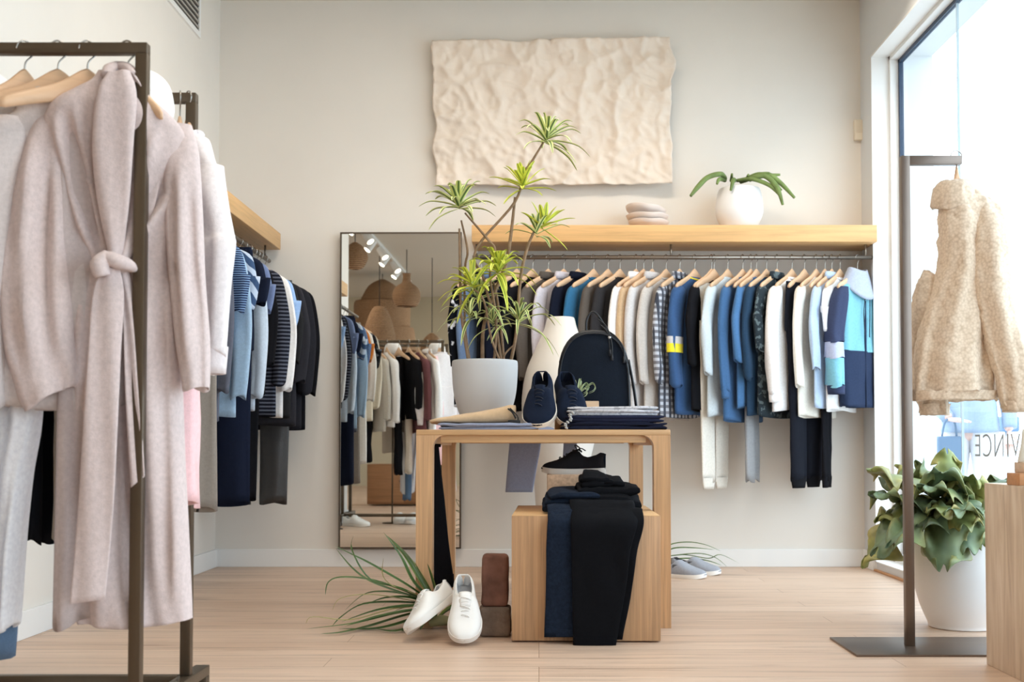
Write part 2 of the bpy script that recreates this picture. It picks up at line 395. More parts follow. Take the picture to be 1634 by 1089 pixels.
# rattan pendants
m, nt, b = newmat('rattan'); v = coords(nt)
w1 = N(nt, 'ShaderNodeTexWave', wave_type='BANDS', bands_direction='Z'); w1.inputs['Scale'].default_value = 14; nt.links.new(v, w1.inputs[0])
n1 = N(nt, 'ShaderNodeTexNoise', i_Scale=60.0); nt.links.new(v, n1.inputs['Vector'])
ad = N(nt, 'ShaderNodeMath', operation='MULTIPLY'); nt.links.new(w1.outputs['Fac'], ad.inputs[0]); nt.links.new(n1.outputs['Fac'], ad.inputs[1])
nt.links.new(ramp(nt, ad.outputs[0], [(.05, lin((120, 86, 58))), (.5, lin((196, 158, 120)))]), b.inputs['Base Color']); b.inputs['Roughness'].default_value = .8
bump(nt, b, ad.outputs[0], .8, .02); rattan = m
def pendant(px, py_top, py_bot, dv, prof, label):
    Y = 14-7*dv; x = (px-868)*.00375*dv; zt = .72+(712-py_top)*.00375*dv; zb = .72+(712-py_bot)*.00375*dv
    t = thing('rattan_pendant', label, 'pendant lamp', (x, Y, ZC), 0, 'rattan pendants behind the camera, seen in the mirror')
    s = (712-0)*0+.00375*dv
    bm = nb(); lathe(bm, [(r*s, zb-ZC+(zt-zb)*h) for h, r in prof], 36, 0, 0, False, False, 4); obj('shade', bm, rattan, t, solid=.012)
    bm = nb(); tube(bm, [(0, 0, 0), (0, 0, zt-ZC+.01)], .006); obj('cord', bm, plain('black_cord', (40, 38, 36), .6), t)
pendant(637, 437, 490, 2.3, [(0, 10), (.05, 17), (.3, 22), (.55, 18), (.7, 8), (.85, 5.5), (1, 6)], 'gourd shaped rattan pendant lamp with a narrow neck')
pendant(596, 447, 560, 2.62, [(0, 54), (.02, 54), (.3, 50), (.32, 44), (.66, 44), (.68, 36), (.9, 22), (1, 4)], 'largest rattan pendant lamp, in three woven tiers')
pendant(594, 490, 560, 2.25, [(0, 28), (.4, 24), (.75, 17), (.95, 10), (1, 3)], 'bell shaped rattan pendant lamp in front of the tiered one')
pendant(556, 388, 430, 2.1, [(0, 6), (.1, 14), (.45, 20), (.8, 14), (1, 3)], 'small globe rattan pendant lamp at the mirror edge')
pendant(677, 533, 560, 2.4, [(0, 18), (.4, 16), (.8, 9), (1, 2)], 'low dome rattan pendant lamp right of the gourd')

# air vent high on the left wall
t = thing('wall_vent', 'dark slatted air vent with white rim high on the left wall', 'vent', (XL, 6.06, 3.23))
Ya, Yb_ = 5.42, 6.45; 
bm = nb(); bx(bm, 0, .012, -.50, .50, -.20, -.17); bx(bm, 0, .012, -.50, -.47, -.17, .09); bx(bm, 0, .012, .47, .50, -.17, .09); obj('rim', bm, trimm, t, False)
bm = nb(); bx(bm, .001, .004, -.47, .47, -.17, .09); obj('duct', bm, plain('duct_dark', (52, 50, 48), .8), t, False)
for k in range(8):
    bm = nb(); z = -.155+k*.032; bx(bm, .004, .011, -.47, .47, z, z+.011); obj('slat', bm, plain('vent_slat', (170, 166, 160), .5), t, False)
# sensor box on the back wall
p = W(1370, 209, YB)
t = thing('wall_sensor', 'small cream plastic sensor box on the back wall beside the window', 'sensor', (p.x, YB, p.z))
box('housing', -.032, .032, -.035, 0, -.062, .062, plain('cream_plastic', (226, 216, 198), .5), t, .006)
box('cover', -.026, .026, -.039, -.035, -.02, .055, plain('cream_plastic2', (216, 204, 184), .4), t, .002)

# ---------------------------------------------------------------- shelves with rails
oakshelf = wood('shelf_oak', (216, 172, 118), 'X'); oakshelfY = wood('shelf_oak_y', (206, 164, 112), 'Y')
bronze = plain('bronze_steel', (104, 94, 84), .38, .85, .5, .08, 3)
railm = plain('rail_steel', (150, 140, 130), .35, .9)
ZS1 = Z(359, 6.68); ZS0 = Z(386, 6.68); RY = 6.77; RZ = Z(411, RY)
xa = X(752, 6.68)
t = thing('wall_shelf', 'long oak shelf with a hanging rail on the back wall', 'shelf', ((xa+XR)/2, YB, ZS1))
cx = (xa+XR)/2
box('board', xa-cx, XR-cx, -.32, 0, ZS0-ZS1, 0, oakshelf, t, .003)
bm = nb(); tube(bm, [(xa-cx, RY-YB, RZ-ZS1), (XR-cx, RY-YB, RZ-ZS1)], .0125, 12); obj('rail', bm, railm, t)
for px in (760, 1072, 1384):
    bm = nb(); x = X(px, RY)-cx; tube(bm, [(x, RY-YB, RZ-ZS1), (x, RY-YB, ZS0-ZS1)], .006, 8); obj('rail_hanger', bm, railm, t)
LSX = -1.545; LRX = -1.60; LY0 = 4.75
t = thing('wall_shelf', 'oak shelf with a packed hanging rail along the left wall', 'shelf', (XL, 5.4, ZS1))
box('board', 0, LSX-XL, LY0-5.4, 6.96-5.4, ZS0-ZS1, 0, oakshelfY, t, .003)
bm = nb(); tube(bm, [(LRX-XL, 4.0-5.4, RZ-ZS1), (LRX-XL, 6.9-5.4, RZ-ZS1)], .0125, 12); obj('rail', bm, bronze, t)
for y in (4.85, 5.8, 6.8):
    bm = nb(); tube(bm, [(LRX-XL, y-5.4, RZ-ZS1), (LRX-XL, y-5.4, ZS0-ZS1)], .006, 8); obj('rail_hanger', bm, bronze, t)

# ---------------------------------------------------------------- wall hanging
YA = 6.965
def art():
    nx, ny = 130, 84; bm = nb(); grid = []
    TL, TR, BR_, BL = W(690, 69, YA), W(1067, 64, YA), W(1071, 296, YA), W(696, 299, YA)
    for j in range(ny+1):
        row = []; b_ = j/ny
        for i in range(nx+1):
            a = i/nx
            p = (TL*(1-a)+TR*a)*(1-b_)+(BL*(1-a)+BR_*a)*b_
            q = Vector((p.x*1.0, p.z, 3.3)); z1 = noise.noise(q*2.2)*.6; z2 = noise.noise(q*5.0+Vector((z1*2, 3, 1)))
            rid = (1-abs(noise.noise(q*4.2+Vector((9, 2, 4)))*2))**2*.5+(1-abs(noise.noise(Vector((p.x*11, p.z*6, 1))))*2)**2*.24
            y = -.022-.040*rid-.022*z1-.022*z2*abs(z2)-.020*(1-abs(noise.noise(Vector((p.x*9+p.z*4, p.z*9, 5))))*2.4)**3*.6-.007*noise.noise(q*28)
            e = min(a, 1-a, b_*.7, (1-b_)*.7)
            ex = (noise.noise(Vector((p.z*7, 5 if a < .5 else 9, 0)))*.022+noise.noise(Vector((p.z*25, 5 if a < .5 else 9, 0)))*.006)*max(0, 1-min(a, 1-a)*10)
            ez = (noise.noise(Vector((p.x*4, 15 if b_ < .5 else 19, 0)))*.014+noise.noise(Vector((p.x*19, 15, 2)))*.005)*max(0, 1-min(b_, 1-b_)*9)
            if a > .9 and b_ < .2: ex += -.0*0
            if a > .93: ex += .035*math.exp(-((b_-.19)/.09)**2)*(a-.93)/.07
            if e < .05 and a > .5: y -= (.05-e)*.35
            row.append(bm.verts.new((p.x+ex, YA+y, p.z+ez)))
        grid.append(row)
    for j in range(ny):
        for i in range(nx): bm.faces.new((grid[j][i], grid[j][i+1], grid[j+1][i+1], grid[j+1][i]))
    c = (TL+BR_)/2
    for v_ in bm.verts: v_.co -= c
    m = plain('raw_canvas', (226, 213, 200), .88, 0, .2, .05, 3, .3, 60)
    o = obj('wall_hanging', bm, m, None, solid=.003); o.location = c
    tag(o, 'large crumpled cream canvas hanging on the back wall', 'wall art')
art()

# ---------------------------------------------------------------- mirror
xm0, xm1 = X(541, 6.95), X(736, 6.95); zt = Z(371, 6.95); zb = Z(876, 6.95)
t = thing('wall_mirror', 'tall mirror in a thin bronze frame on the back wall', 'mirror', ((xm0+xm1)/2, 6.955, (zt+zb)/2), R(-.55))
hw, hh = (xm1-xm0)/2, (zt-zb)/2
bm = nb(); f = .009
for q in ((-hw, -hw+f, -hh, hh), (hw-f, hw, -hh, hh), (-hw, hw, hh-f, hh), (-hw, hw, -hh, -hh+f)): bx(bm, q[0], q[1], -.014, .018, q[2], q[3])
obj('frame', bm, bronze, t, False)
mm, nt, b = newmat('mirror_silver'); b.inputs['Metallic'].default_value = 1; b.inputs['Roughness'].default_value = 0.0; b.inputs['Base Color'].default_value = (.80, .80, .77, 1)
bm = nb(); bx(bm, -hw+f, hw-f, -.008, .012, -hh+f, hh-f); obj('mirror_glass', bm, mm, t, False)

# ---------------------------------------------------------------- shelf things: bowls, cactus pot
stone = plain('pale_stoneware', (226, 214, 207), .6, 0, .3, .04, 12)
YS = 6.84
def bowl(px, zb_, r, h, label, tilt=0.0, rx=0.0):
    bm = nb()
    pr = [(.0001, 0), (r*.45, 0), (r*.62, h*.12), (r*.9, h*.55), (r, h), (r-.006, h-.002), (r*.84, h*.6), (r*.5, h*.24), (.0001, h*.2)]
    lathe(bm, pr, 40, 0, 0, False, False, 4)
    for v_ in bm.verts: v_.co.z += .006*noise.noise(v_.co*14); v_.co.x *= 1+.03*noise.noise(Vector((v_.co.y*9, v_.co.z*9, px)))
    o = obj('bowl', bm, stone); o.location = (X(px, YS), YS, zb_); o.rotation_euler = (rx, tilt, 0)
    tag(o, label, 'bowl', 'stacked bowls on the long shelf')
bowl(1036, ZS1, .120, .048, 'pale stoneware bowl at the bottom of the stack on the shelf')
bowl(1034, ZS1+.034, .127, .048, 'pale stoneware bowl in the middle of the shelf stack')
bowl(1030, ZS1+.075, .122, .050, 'pale stoneware bowl tilted on top of the shelf stack', R(7), R(-4))
matte_white = plain('matte_white_ceramic', (236, 236, 238), .65, 0, .3, .01, 3)
xp = X(1182, YS)
t = thing('potted_cactus', 'round white pot of trailing green cactus on the long shelf', 'potted plant', (xp, YS, ZS1))
bm = nb(); lathe(bm, [(.0001, 0), (.085, 0), (.112, .03), (.139, .10), (.134, .18), (.122, .235), (.115, .233), (.12, .18), (.05, .17), (.0001, .17)], 48, 0, 0, False, False, 4); obj('pot', bm, matte_white, t)
bm = nb(); lathe(bm, [(.0001, .205), (.118, .205)], 24, 0, 0, False, False); obj('soil', bm, plain('soil', (74, 60, 48), .95, 0, .2, .3, 60, .5, 80), t)
cac = plain('cactus_green', (112, 132, 76), .55, 0, .3, .3, 20, .6, 90)
for pts, r in (([(1160, 281), (1150, 278), (1130, 283), (1115, 297), (1102, 313)], .015), ([(1176, 284), (1170, 288), (1166, 304)], .013), ([(1185, 286), (1205, 283), (1222, 282), (1240, 300), (1249, 327)], .014),
               ([(1188, 284), (1210, 278), (1228, 284), (1247, 304)], .012), ([(1192, 284), (1222, 278), (1245, 292), (1268, 316)], .014), ([(1180, 284), (1200, 286), (1228, 296), (1246, 314)], .012),
               ([(1190, 284), (1220, 281), (1245, 279)], .012), ([(1170, 284), (1168, 278)], .012), ([(1194, 284), (1194, 279)], .012), ([(1200, 284), (1215, 278), (1228, 276)], .010), ([(1160, 284), (1148, 286), (1144, 294)], .012)):
    bm = nb(); P = [W(a, b_, YS-.09-.02*i) for i, (a, b_) in enumerate(pts)]; P[0].y = YS-.02
    tube(bm, [tuple(p-Vector((xp, YS, ZS1))) for p in P], [r*.9]+[r]*(len(P)-2)+[r*.55], 9, 6); obj('stem', bm, cac, t)
# ribbed white vases on the left shelf
for px, py, pt_, Yv, lab in ((322, 268, 214, 5.55, 'small ribbed white vase at the far end of the left shelf group'),):
    x = LSX-.12; bm = nb(); zz = .10
    lathe(bm, [(.0001, 0), (.035, 0), (.04, .02), (.03, .03), (.042, .05), (.03, .065), (.04, .085), (.025, .10), (.02, .11)], 24, 0, 0, False, False, 3)
    o = obj('ribbed_vase', bm, matte_white); o.location = (x, Yv, ZS1); tag(o, lab, 'vase')
# ---------------------------------------------------------------- clothes
hwood = wood('hanger_beech', (216, 180, 146), 'X', 1.5, .1, .4)
chrome = plain('hanger_wire', (176, 172, 166), .25, .95)
def hanger(loc, rz, label, group, hw=.205, drop=.14, over=.014):
    """wooden hanger; loc is the rail centre; hook over the rail"""
    t = thing('wooden_hanger', label, 'hanger', loc, rz, group)
    bm = nb()
    P = [(-.014-over*.4, 0, -.004), (-over, 0, over*.5), (-.002, 0, over+.003), (over, 0, over*.6), (over+.002, 0, -.008), (.004, 0, -.028), (0, 0, -.045), (0, 0, -drop+.04)]
    tube(bm, P, .0022, 6, 3); obj('hook', bm, chrome, t)
    bm = nb(); rings = []
    for i in range(25):
        u = -1+2*i/24; x = u*hw; z = -drop+.024-.016*abs(u)-.058*abs(u)**1.25; h = .029*(1-.5*abs(u)**.7)+.013*math.exp(-(u*4.2)**2)
        y = -.015*u*u; c = z+.010*math.exp(-(u*5)**2)
        w = .0065 if abs(u) > .98 else .0085
        if abs(u) > .98: h *= .6
        rings.append([Vector((x, y+w*math.cos(a), c+h*math.sin(a))) for a in [2*math.pi*k/12 for k in range(12)]])
    loft(bm, rings, True, True, True); obj('arms', bm, hwood, t)
    return t
def top(name, label, cat, loc, rz, group, mat, L=.72, hw=.20, b=.036, sl=.55, seed=1, sw=.05, cuff=None, collar=None, collar_mat=None, hemrib=None, spread=.015, drop=.14, bands=None, pocket=False, wid=1.0, slope=1.0):
    """a shirt, sweater or jacket hanging from (0,0,-drop)"""
    t = thing(name, label, cat, loc, rz, group); z0 = -drop
    bm = nb(); rnd = random.Random(seed)
    s = [(0, 0, z0+.022, .052, b*.55), (0, 0, z0+.008, .066, b*.75), (0, 0, z0-.008, .10, b*.8), (0, 0, z0-.028*slope, hw*.74, b*.8), (0, 0, z0-.052*slope, hw*.94, b*.85), (0, 0, z0-.095*slope, hw*1.03, b*.95),
         (0, 0, z0-.12-.08*slope, hw*1.0*wid, b), (0, 0, z0-L*.5, hw*1.02*wid, b*1.05), (0, 0, z0-L*.8, hw*1.06*wid, b*1.1), (0, 0, z0-L, hw*1.06*wid, b*1.1)]
    vtube(bm, s, 32, 4, (4+seed % 3, .05), seed); obj('body', bm, mat, t)
    if hemrib:
        bm = nb(); vtube(bm, [(0, 0, z0-L+.045, hw*1.07*wid, b*1.12), (0, 0, z0-L-.01, hw*1.0*wid, b*1.02)], 32, 3, (4, .0), seed, noi=.001); obj('hem_band', bm, hemrib, t)
    if sl:
        for sd in (-1, 1):
            bm = nb(); dx = spread*(1+rnd.random()); yy = -.006-.01*rnd.random()
            q = [(sd*hw*.84, 0, z0-.045*slope, .03, b*.6), (sd*hw*.98, yy, z0-.085*slope, sw*.95, b*.9), (sd*(hw*1.05+dx*.5), yy, z0-.12-.08*slope, sw, b*.9), (sd*(hw*1.1+dx), yy-.006, z0-sl*.55, sw*.92, b*.9), (sd*(hw*1.1+dx*.8), yy-.01, z0-sl*.85, sw*.78, b*.82), (sd*(hw*1.08+dx*.6), yy-.01, z0-sl, sw*.72, b*.78)]
            vtube(bm, q, 18, 4, (3, .07), seed+7*sd, noi=.005); sv = obj('sleeve', bm, mat, t)
            if cuff:
                bm = nb(); e = q[-1]; vtube(bm, [(e[0], e[1], e[2]+.02, e[3]*1.02, e[4]*1.02), (e[0], e[1], e[2]-.05, e[3]*.86, e[4]*.9)], 18, 3, (3, .0), seed, noi=.0); obj('cuff', bm, cuff, sv)
            if bands and sd == bands[0]:
                for (za, zb_, mt) in bands[1]:
                    bm = nb(); c_ = Vector((sd*(hw*1.1+dx*.9), yy-.006)); 
                    vtube(bm, [(c_.x, c_.y, z0-za, sw*.97+.003, b*.93+.004), (c_.x, c_.y, z0-zb_, sw*.93+.004, b*.93+.004)], 18, 3, (3, .0), seed+7*sd, noi=.0, hem=False); obj('sleeve_band', bm, mt, sv)
    cm = collar_mat or mat
    if collar == 'shirt':
        bm = nb(); rings = []
        for k in range(17):
            a = math.pi*(k/16)*1.5-.25*math.pi+math.pi*.0; a = R(-70)+R(320)*k/16
            x = .06*math.sin(a+math.pi); y = b*.7*-math.cos(a+math.pi)
            o_ = Vector((x, y, 0)); n_ = Vector((x, y*2, 0)).normalized()
            rings.append([Vector((x, y, z0+.015)), Vector((x, y, z0+.052))+n_*.002, Vector((x, y, z0+.050))+n_*.010, Vector((x*1.2, y*1.2, z0+.008))+n_*.012])
        loft(bm, rings, False); obj('collar', bm, cm, t, solid=.003)
    elif collar == 'crew':
        bm = nb(); pts = [(.058*math.cos(a), b*.72*math.sin(a), z0+.018-.012*(math.sin(a) < 0)*abs(math.sin(a))) for a in [2*math.pi*k/20 for k in range(21)]]
        tube(bm, pts, .006, 6); obj('collar', bm, cm, t)
    elif collar == 'hood':
        bm = nb(); rings = []
        for i in range(9):
            v_ = i/8; ring = []
            for k in range(24):
                a = 2*math.pi*k/24
                rr = .075+.03*math.sin(v_*math.pi); 
                ring.append(Vector((rr*math.cos(a), (b*1.0+.03*math.sin(v_*math.pi))*math.sin(a)-.02*v_, z0+.04-.11*v_+.03*math.cos(a)**2+.03*(math.sin(a) > 0)*math.sin(a))))
            rings.append(ring)
        loft(bm, rings); obj('hood', bm, cm, t, solid=.006)
        for sd in (-1, 1):
            bm = nb(); tube(bm, [(sd*.02, -b-.01, z0-.07), (sd*.03, -b-.02, z0-.16), (sd*.022, -b-.02, z0-.30)], .003, 6, 4); obj('drawcord', bm, plain('dark_cord', (30, 36, 52), .7), t)
    if name in ('shirt', 'jacket', 'overshirt'):
        bm = nb(); bx(bm, -.012, .012, -b*1.13-.001, -b*.9, z0-L*.97, z0-.03, .002); 
        for v_ in bm.verts: v_.co.y += .010*(1-min(1, (z0-v_.co.z)/.2))
        obj('placket', bm, mat, t)
    return t
def trousers(name, label, cat, loc, rz, group, mat, L=.95, hw=.12, b=.03, seed=1, drop=.14, cuff=None, legs=True, slit=.25, wb=None, flare=.9):
    t = thing(name, label, cat, loc, rz, group); z0 = -drop-.03
    bm = nb()
    if legs:
        vtube(bm, [(0, 0, z0, hw, b*.6), (0, 0, z0-.06, hw*1.03, b), (0, 0, z0-slit, hw*1.08, b*1.1), (0, 0, z0-slit-.02, hw*1.05, b)], 28, 4, (4, .03), seed, hem=False); bo = obj('seat', bm, mat, t)
        for sd in (-1, 1):
            bm = nb(); yy = .01*sd
            vtube(bm, [(sd*hw*.52, yy*.3, z0-slit+.04, hw*.52, b*.9), (sd*hw*.52, yy, z0-slit-.1, hw*.5, b), (sd*hw*.52, yy, z0-L*.7, hw*.46*flare, b*.95), (sd*hw*.5, yy, z0-L, hw*.44*flare, b*.85)], 20, 5, (3, .06), seed+sd, noi=.006); lg = obj('leg', bm, mat, t)
            if cuff:
                bm = nb(); vtube(bm, [(sd*hw*.5, yy, z0-L+.02, hw*.45*flare, b*.88), (sd*hw*.5, yy, z0-L-.045, hw*.34*flare, b*.7)], 20, 3, (3, 0), seed, noi=0); obj('cuff', bm, cuff, lg)
    else:
        vtube(bm, [(0, 0, z0, hw, b*.6), (0, 0, z0-.08, hw*1.05, b), (0, 0, z0-L*.6, hw*1.12*flare, b*1.2), (0, 0, z0-L, hw*1.15*flare, b*1.3)], 32, 6, (5, .09), seed); obj('skirt_body', bm, mat, t)
    bm = nb(); vtube(bm, [(0, 0, z0+.012, hw*1.01, b*.66), (0, 0, z0-.03, hw*1.03, b*.9)], 24, 3, (3, 0), seed, hem=False, noi=0); obj('waistband', bm, wb or mat, t)
    return t

K = dict
black = fabric('black_cotton', (22, 22, 26)); navy = fabric('navy_cotton', (28, 34, 52)); dnavy = fabric('dark_navy', (20, 24, 38))
blue = fabric('mid_blue', (62, 98, 140)); steel = fabric('steel_blue', (96, 116, 146)); teal = fabric('teal_blue', (44, 100, 138))
char = fabric('charcoal', (48, 46, 48)); brown = fabric('dark_taupe', (86, 78, 72)); lilac = fabric('lilac_grey', (196, 190, 198))
white = fabric('white_cotton', (236, 234, 234)); cream = fabric('cream_cotton', (222, 216, 206)); lgrey = fabric('light_grey_marl', (200, 196, 196))
beigeg = fabric('warm_grey', (190, 182, 176)); lblue = fabric('pale_blue', (176, 196, 222)); paleb = fabric('ice_grey', (196, 206, 212))
plaid = fabric('grey_plaid', (120, 120, 128), 'plaid', (186, 190, 200), 9, col3=(60, 64, 76)); inkprint = fabric('ink_print', (16, 18, 24), 'print', (214, 214, 220), 22)
greenprint = fabric('green_black_print', (44, 52, 58), 'print', (92, 104, 108), 34); aqua = fabric('aqua', (122, 182, 200)); yellow = fabric('yellow', (236, 218, 44))
tan_ = fabric('tan_cotton', (196, 166, 132)); stripe = fabric('blue_stripe', (30, 46, 82), 'hstripe', (130, 160, 200), 30); blush = fabric('blush', (232, 206, 206))

# --- back wall rail.  (hook px, kind, options, phrase)
GB = 'clothes on the back wall rail'; HB = 'wooden hangers on the back wall rail'
def backrow():
    def Lz(py): return RZ-Z(py, 6.6)-.14
    rows = [
     (768, 'shirt', K(mat=inkprint, L=Lz(650), sl=.5, collar='shirt'), 'black shirt with white print behind the table plant'),
     (783, 'shirt', K(mat=steel, L=Lz(655), sl=.55, collar='shirt'), 'slate blue shirt behind the table plant'),
     (800, 't_shirt', K(mat=black, L=Lz(640), sl=.22, collar='crew'), 'black tee next to the slate blue shirt'),
     (825, 'sweater', K(mat=dnavy, L=Lz(650), sl=.58, collar='crew'), 'dark navy sweater behind the plant stems'),
     (850, 'sweater', K(mat=black, L=Lz(655), sl=.58, collar='crew'), 'black sweater just left of the dark taupe jacket'),
     (875, 'jacket', K(mat=brown, L=Lz(665), sl=.58, collar='shirt'), 'dark taupe jacket behind the tall vase'),
     (900, 'shirt', K(mat=lilac, L=Lz(655), sl=.60, collar='shirt'), 'lilac grey shirt above the tall vase'),
     (923, 'jacket', K(mat=dnavy, L=Lz(660), sl=.58, collar='shirt'), 'navy jacket between the lilac shirt and the teal sweater'),
     (948, 'sweater', K(mat=teal, L=Lz(655), sl=.58, collar='crew'), 'bright teal blue sweater above the backpack'),
     (971, 'jacket', K(mat=brown, L=Lz(660), sl=.56, seed=3), 'dark brown corduroy jacket above the backpack'),
     (990, 'sweater', K(mat=char, L=Lz(660), sl=.58, collar='crew'), 'charcoal sweater left of the white shirt'),
     (1016, 'shirt', K(mat=white, L=Lz(655), sl=.6, collar='shirt'), 'white shirt directly right of the backpack top'),
     (1028, 'sweater', K(mat=tan_, L=Lz(655), sl=.56, hw=.19), 'tan sweater mostly hidden behind the white shirt'),
     (1042, 'shirt', K(mat=lgrey, L=Lz(668), sl=.6, collar='shirt'), 'pale grey shirt right of the tan sweater'),
     (1064, 'sweater', K(mat=beigeg, L=Lz(668), sl=.6, collar='crew'), 'warm light grey sweater left of the plaid shirt'),
     (1086, 'shirt', K(mat=plaid, L=Lz(665), sl=.6, collar='shirt', b=.03), 'black and white plaid shirt'),
     (1110, 'sweatshirt', K(hw=.185, mat=fabric('denim_blue', (52, 82, 124)), L=Lz(660), sl=.62, b=.045, sw=.066, collar='crew', collar_mat=yellow, bands=(-1, [(.34, .38, lgrey), (.38, .43, yellow)])), 'blue sweatshirt with a grey and yellow stripe round the sleeve'),
     (1137, 'jacket', K(mat=black, L=Lz(655), sl=.5), 'black jacket squeezed right of the striped blue sweatshirt'),
     (1141, 'joggers', K(mat=cream, L=Lz(778)-.06, hw=.16, b=.024, cuff=cream), 'long cream joggers hanging below the other clothes'),
     (1163, 'sweater', K(mat=paleb, L=Lz(664), sl=.55, sw=.055, collar='crew'), 'ice grey sweater beside the cream joggers'),
     (1187, 'sweatshirt', K(mat=blue, L=Lz(672), sl=.64, cuff=blue, collar='crew'), 'mid blue sweatshirt with a ribbed cuff'),
     (1200, 'joggers', K(mat=fabric('cool_grey', (150, 152, 156)), L=Lz(778)-.06, hw=.09), 'narrow grey joggers hanging below the blue clothes'),
     (1209, 'sweater', K(mat=fabric('azure', (70, 112, 158)), L=Lz(650), sl=.48, collar='crew'), 'azure blue knit left of the dark navy jacket'),
     (1225, 'jacket', K(mat=fabric('petrol', (34, 58, 82)), L=Lz(662), sl=.58), 'dark petrol blue jacket'),
     (1242, 'shirt', K(mat=greenprint, L=Lz(665), sl=.42, collar='shirt'), 'dark green patterned short sleeved shirt'),
     (1266, 'sweatshirt', K(mat=white, L=Lz(655), sl=.66, sw=.062, b=.05, cuff=white, collar='crew'), 'white sweatshirt with long ribbed sleeves'),
     (1286, 'joggers', K(mat=fabric('ink', (26, 28, 36)), L=Lz(776)-.06, hw=.20, b=.042, cuff=black), 'wide black joggers right of the white sweatshirt'),
     (1305, 'cardigan', K(mat=cream, L=Lz(665), sl=.62, sw=.048), 'cream cardigan right of the wide black joggers'),
     (1319, 'joggers', K(mat=black, L=Lz(776)-.06, hw=.075, cuff=black), 'slim black leggings under the pale blue shirt'),
     (1330, 'shirt', K(mat=lblue, L=Lz(650), sl=.52, collar='shirt'), 'pale blue shirt near the window end'),
     (1343, 't_shirt', K(hw=.165, mat=white, L=Lz(655), sl=.30, sw=.058, collar='crew'), 'white tee left of the colour block hoodie'),
    ]
    for i, (px, kind, o, ph) in enumerate(rows):
        x = X(px, RY); rnd = random.Random(i*7+1); rz = R(48)+R(rnd.uniform(-1.2, 1.2)); loc = (x, RY, RZ)
        mat = o.pop('mat'); o.setdefault('seed', i+1)
        cat = {'t_shirt': 't-shirt'}.get(kind, kind)
        if kind == 'joggers': o['b'] = .6*o.get('b', .03); trousers(kind, ph, cat, loc, rz, GB, mat, **o)
        else: top(kind, ph, cat, loc, rz, GB, mat, b=.6*o.pop('b', .034), **o)
        hanger(loc, rz, 'wooden hanger holding the '+ph.split(' behind')[0].split(' hanging')[0], HB)
backrow()
# colour block hoodie turned towards the room at the window end
def hoodie():
    loc = (X(1371, RY), RY, RZ); rz = R(38)
    nv = fabric('hoodie_navy', (52, 60, 88)); lc = fabric('hoodie_lilac', (176, 182, 206)); dk = fabric('hoodie_dark', (40, 52, 78))
    L = RZ-Z(650, 6.7)-.14
    t = thing('hoodie', 'colour block hoodie in aqua, navy and lilac beside the window', 'hoodie', loc, rz, GB); z0 = -.14; b = .05
    sp = L*.56
    S = [(0, 0, z0+.02, .055, b*.6), (0, 0, z0-.008, .09, b*.8), (0, 0, z0-.05, .165, b*.85), (0, 0, z0-.12, .175, b), (0, 0, z0-.3, .165, b), (0, 0, z0-sp, .165, b)]
    bm = nb(); vtube(bm, S, 32, 4, (4, .03), 3, hem=False); obj('upper_body', bm, aqua, t)
    bm = nb(); vtube(bm, [(0, 0, z0-sp, .165, b), (0, 0, z0-L*.8, .165, b), (0, 0, z0-L, .16, b)], 32, 5, (4, .02), 3); obj('lower_body', bm, dk, t)
    for sd in (-1, 1):
        e = .03 if sd < 0 else 0
        bm = nb(); vtube(bm, [(sd*.15, 0, z0-.045, .04, b*.7), (sd*.19, -.01, z0-.12, .058, b*.9), (sd*(.205+e), -.012, z0-.3, .06, b*.9), (sd*(.21+e), -.015, z0-.37, .058, b*.9)], 20, 4, (3, .05), 5, hem=False); sv = obj('sleeve', bm, nv, t)
        bm = nb(); vtube(bm, [(sd*(.21+e), -.015, z0-.37, .058, b*.9), (sd*(.212+e), -.016, z0-.46, .058, b*.9)], 20, 4, (3, .05), 5, hem=False); obj('sleeve_panel', bm, lc, sv)
        bm = nb(); vtube(bm, [(sd*(.212+e), -.016, z0-.46, .058, b*.9), (sd*(.205+e), -.02, z0-.62, .05, b*.85)], 20, 4, (3, .08), 5, hem=False); obj('sleeve_panel', bm, aqua, sv)
        bm = nb(); vtube(bm, [(sd*(.205+e), -.02, z0-.615, .051, b*.87), (sd*(.2+e), -.02, z0-.665, .046, b*.8)], 20, 3, (3, 0), 5); obj('cuff', bm, nv, sv)
    bm = nb(); rings = []
    for i in range(9):
        v_ = i/8; ring = []
        for k in range(24):
            a = 2*math.pi*k/24; s_ = math.sin(a)
            ring.append(Vector(((.07+.055*v_)*math.cos(a), (b*.8+.035*v_)*s_, z0+.055-.10*v_+.02*math.cos(a)**2-.07*v_*max(0, -s_))))
        rings.append(ring)
    loft(bm, rings); obj('hood', bm, fabric('hood_grey', (170, 178, 196)), t, solid=.008)
    for sd in (-1, 1):
        bm = nb(); tube(bm, [(sd*.022, -b-.018, z0-.10), (sd*.028, -b-.012, z0-.2), (sd*.02, -b-.014, z0-.33)], .003, 6, 4); obj('drawcord', bm, plain('dark_cord', (30, 36, 52), .7), t)
    bm = nb(); bx(bm, -.004, .004, -b-.006, -b+.004, z0-L, z0-.12); obj('zip', bm, dk, t)
    hanger(loc, rz, 'wooden hanger inside the hood of the colour block hoodie', HB)
hoodie()

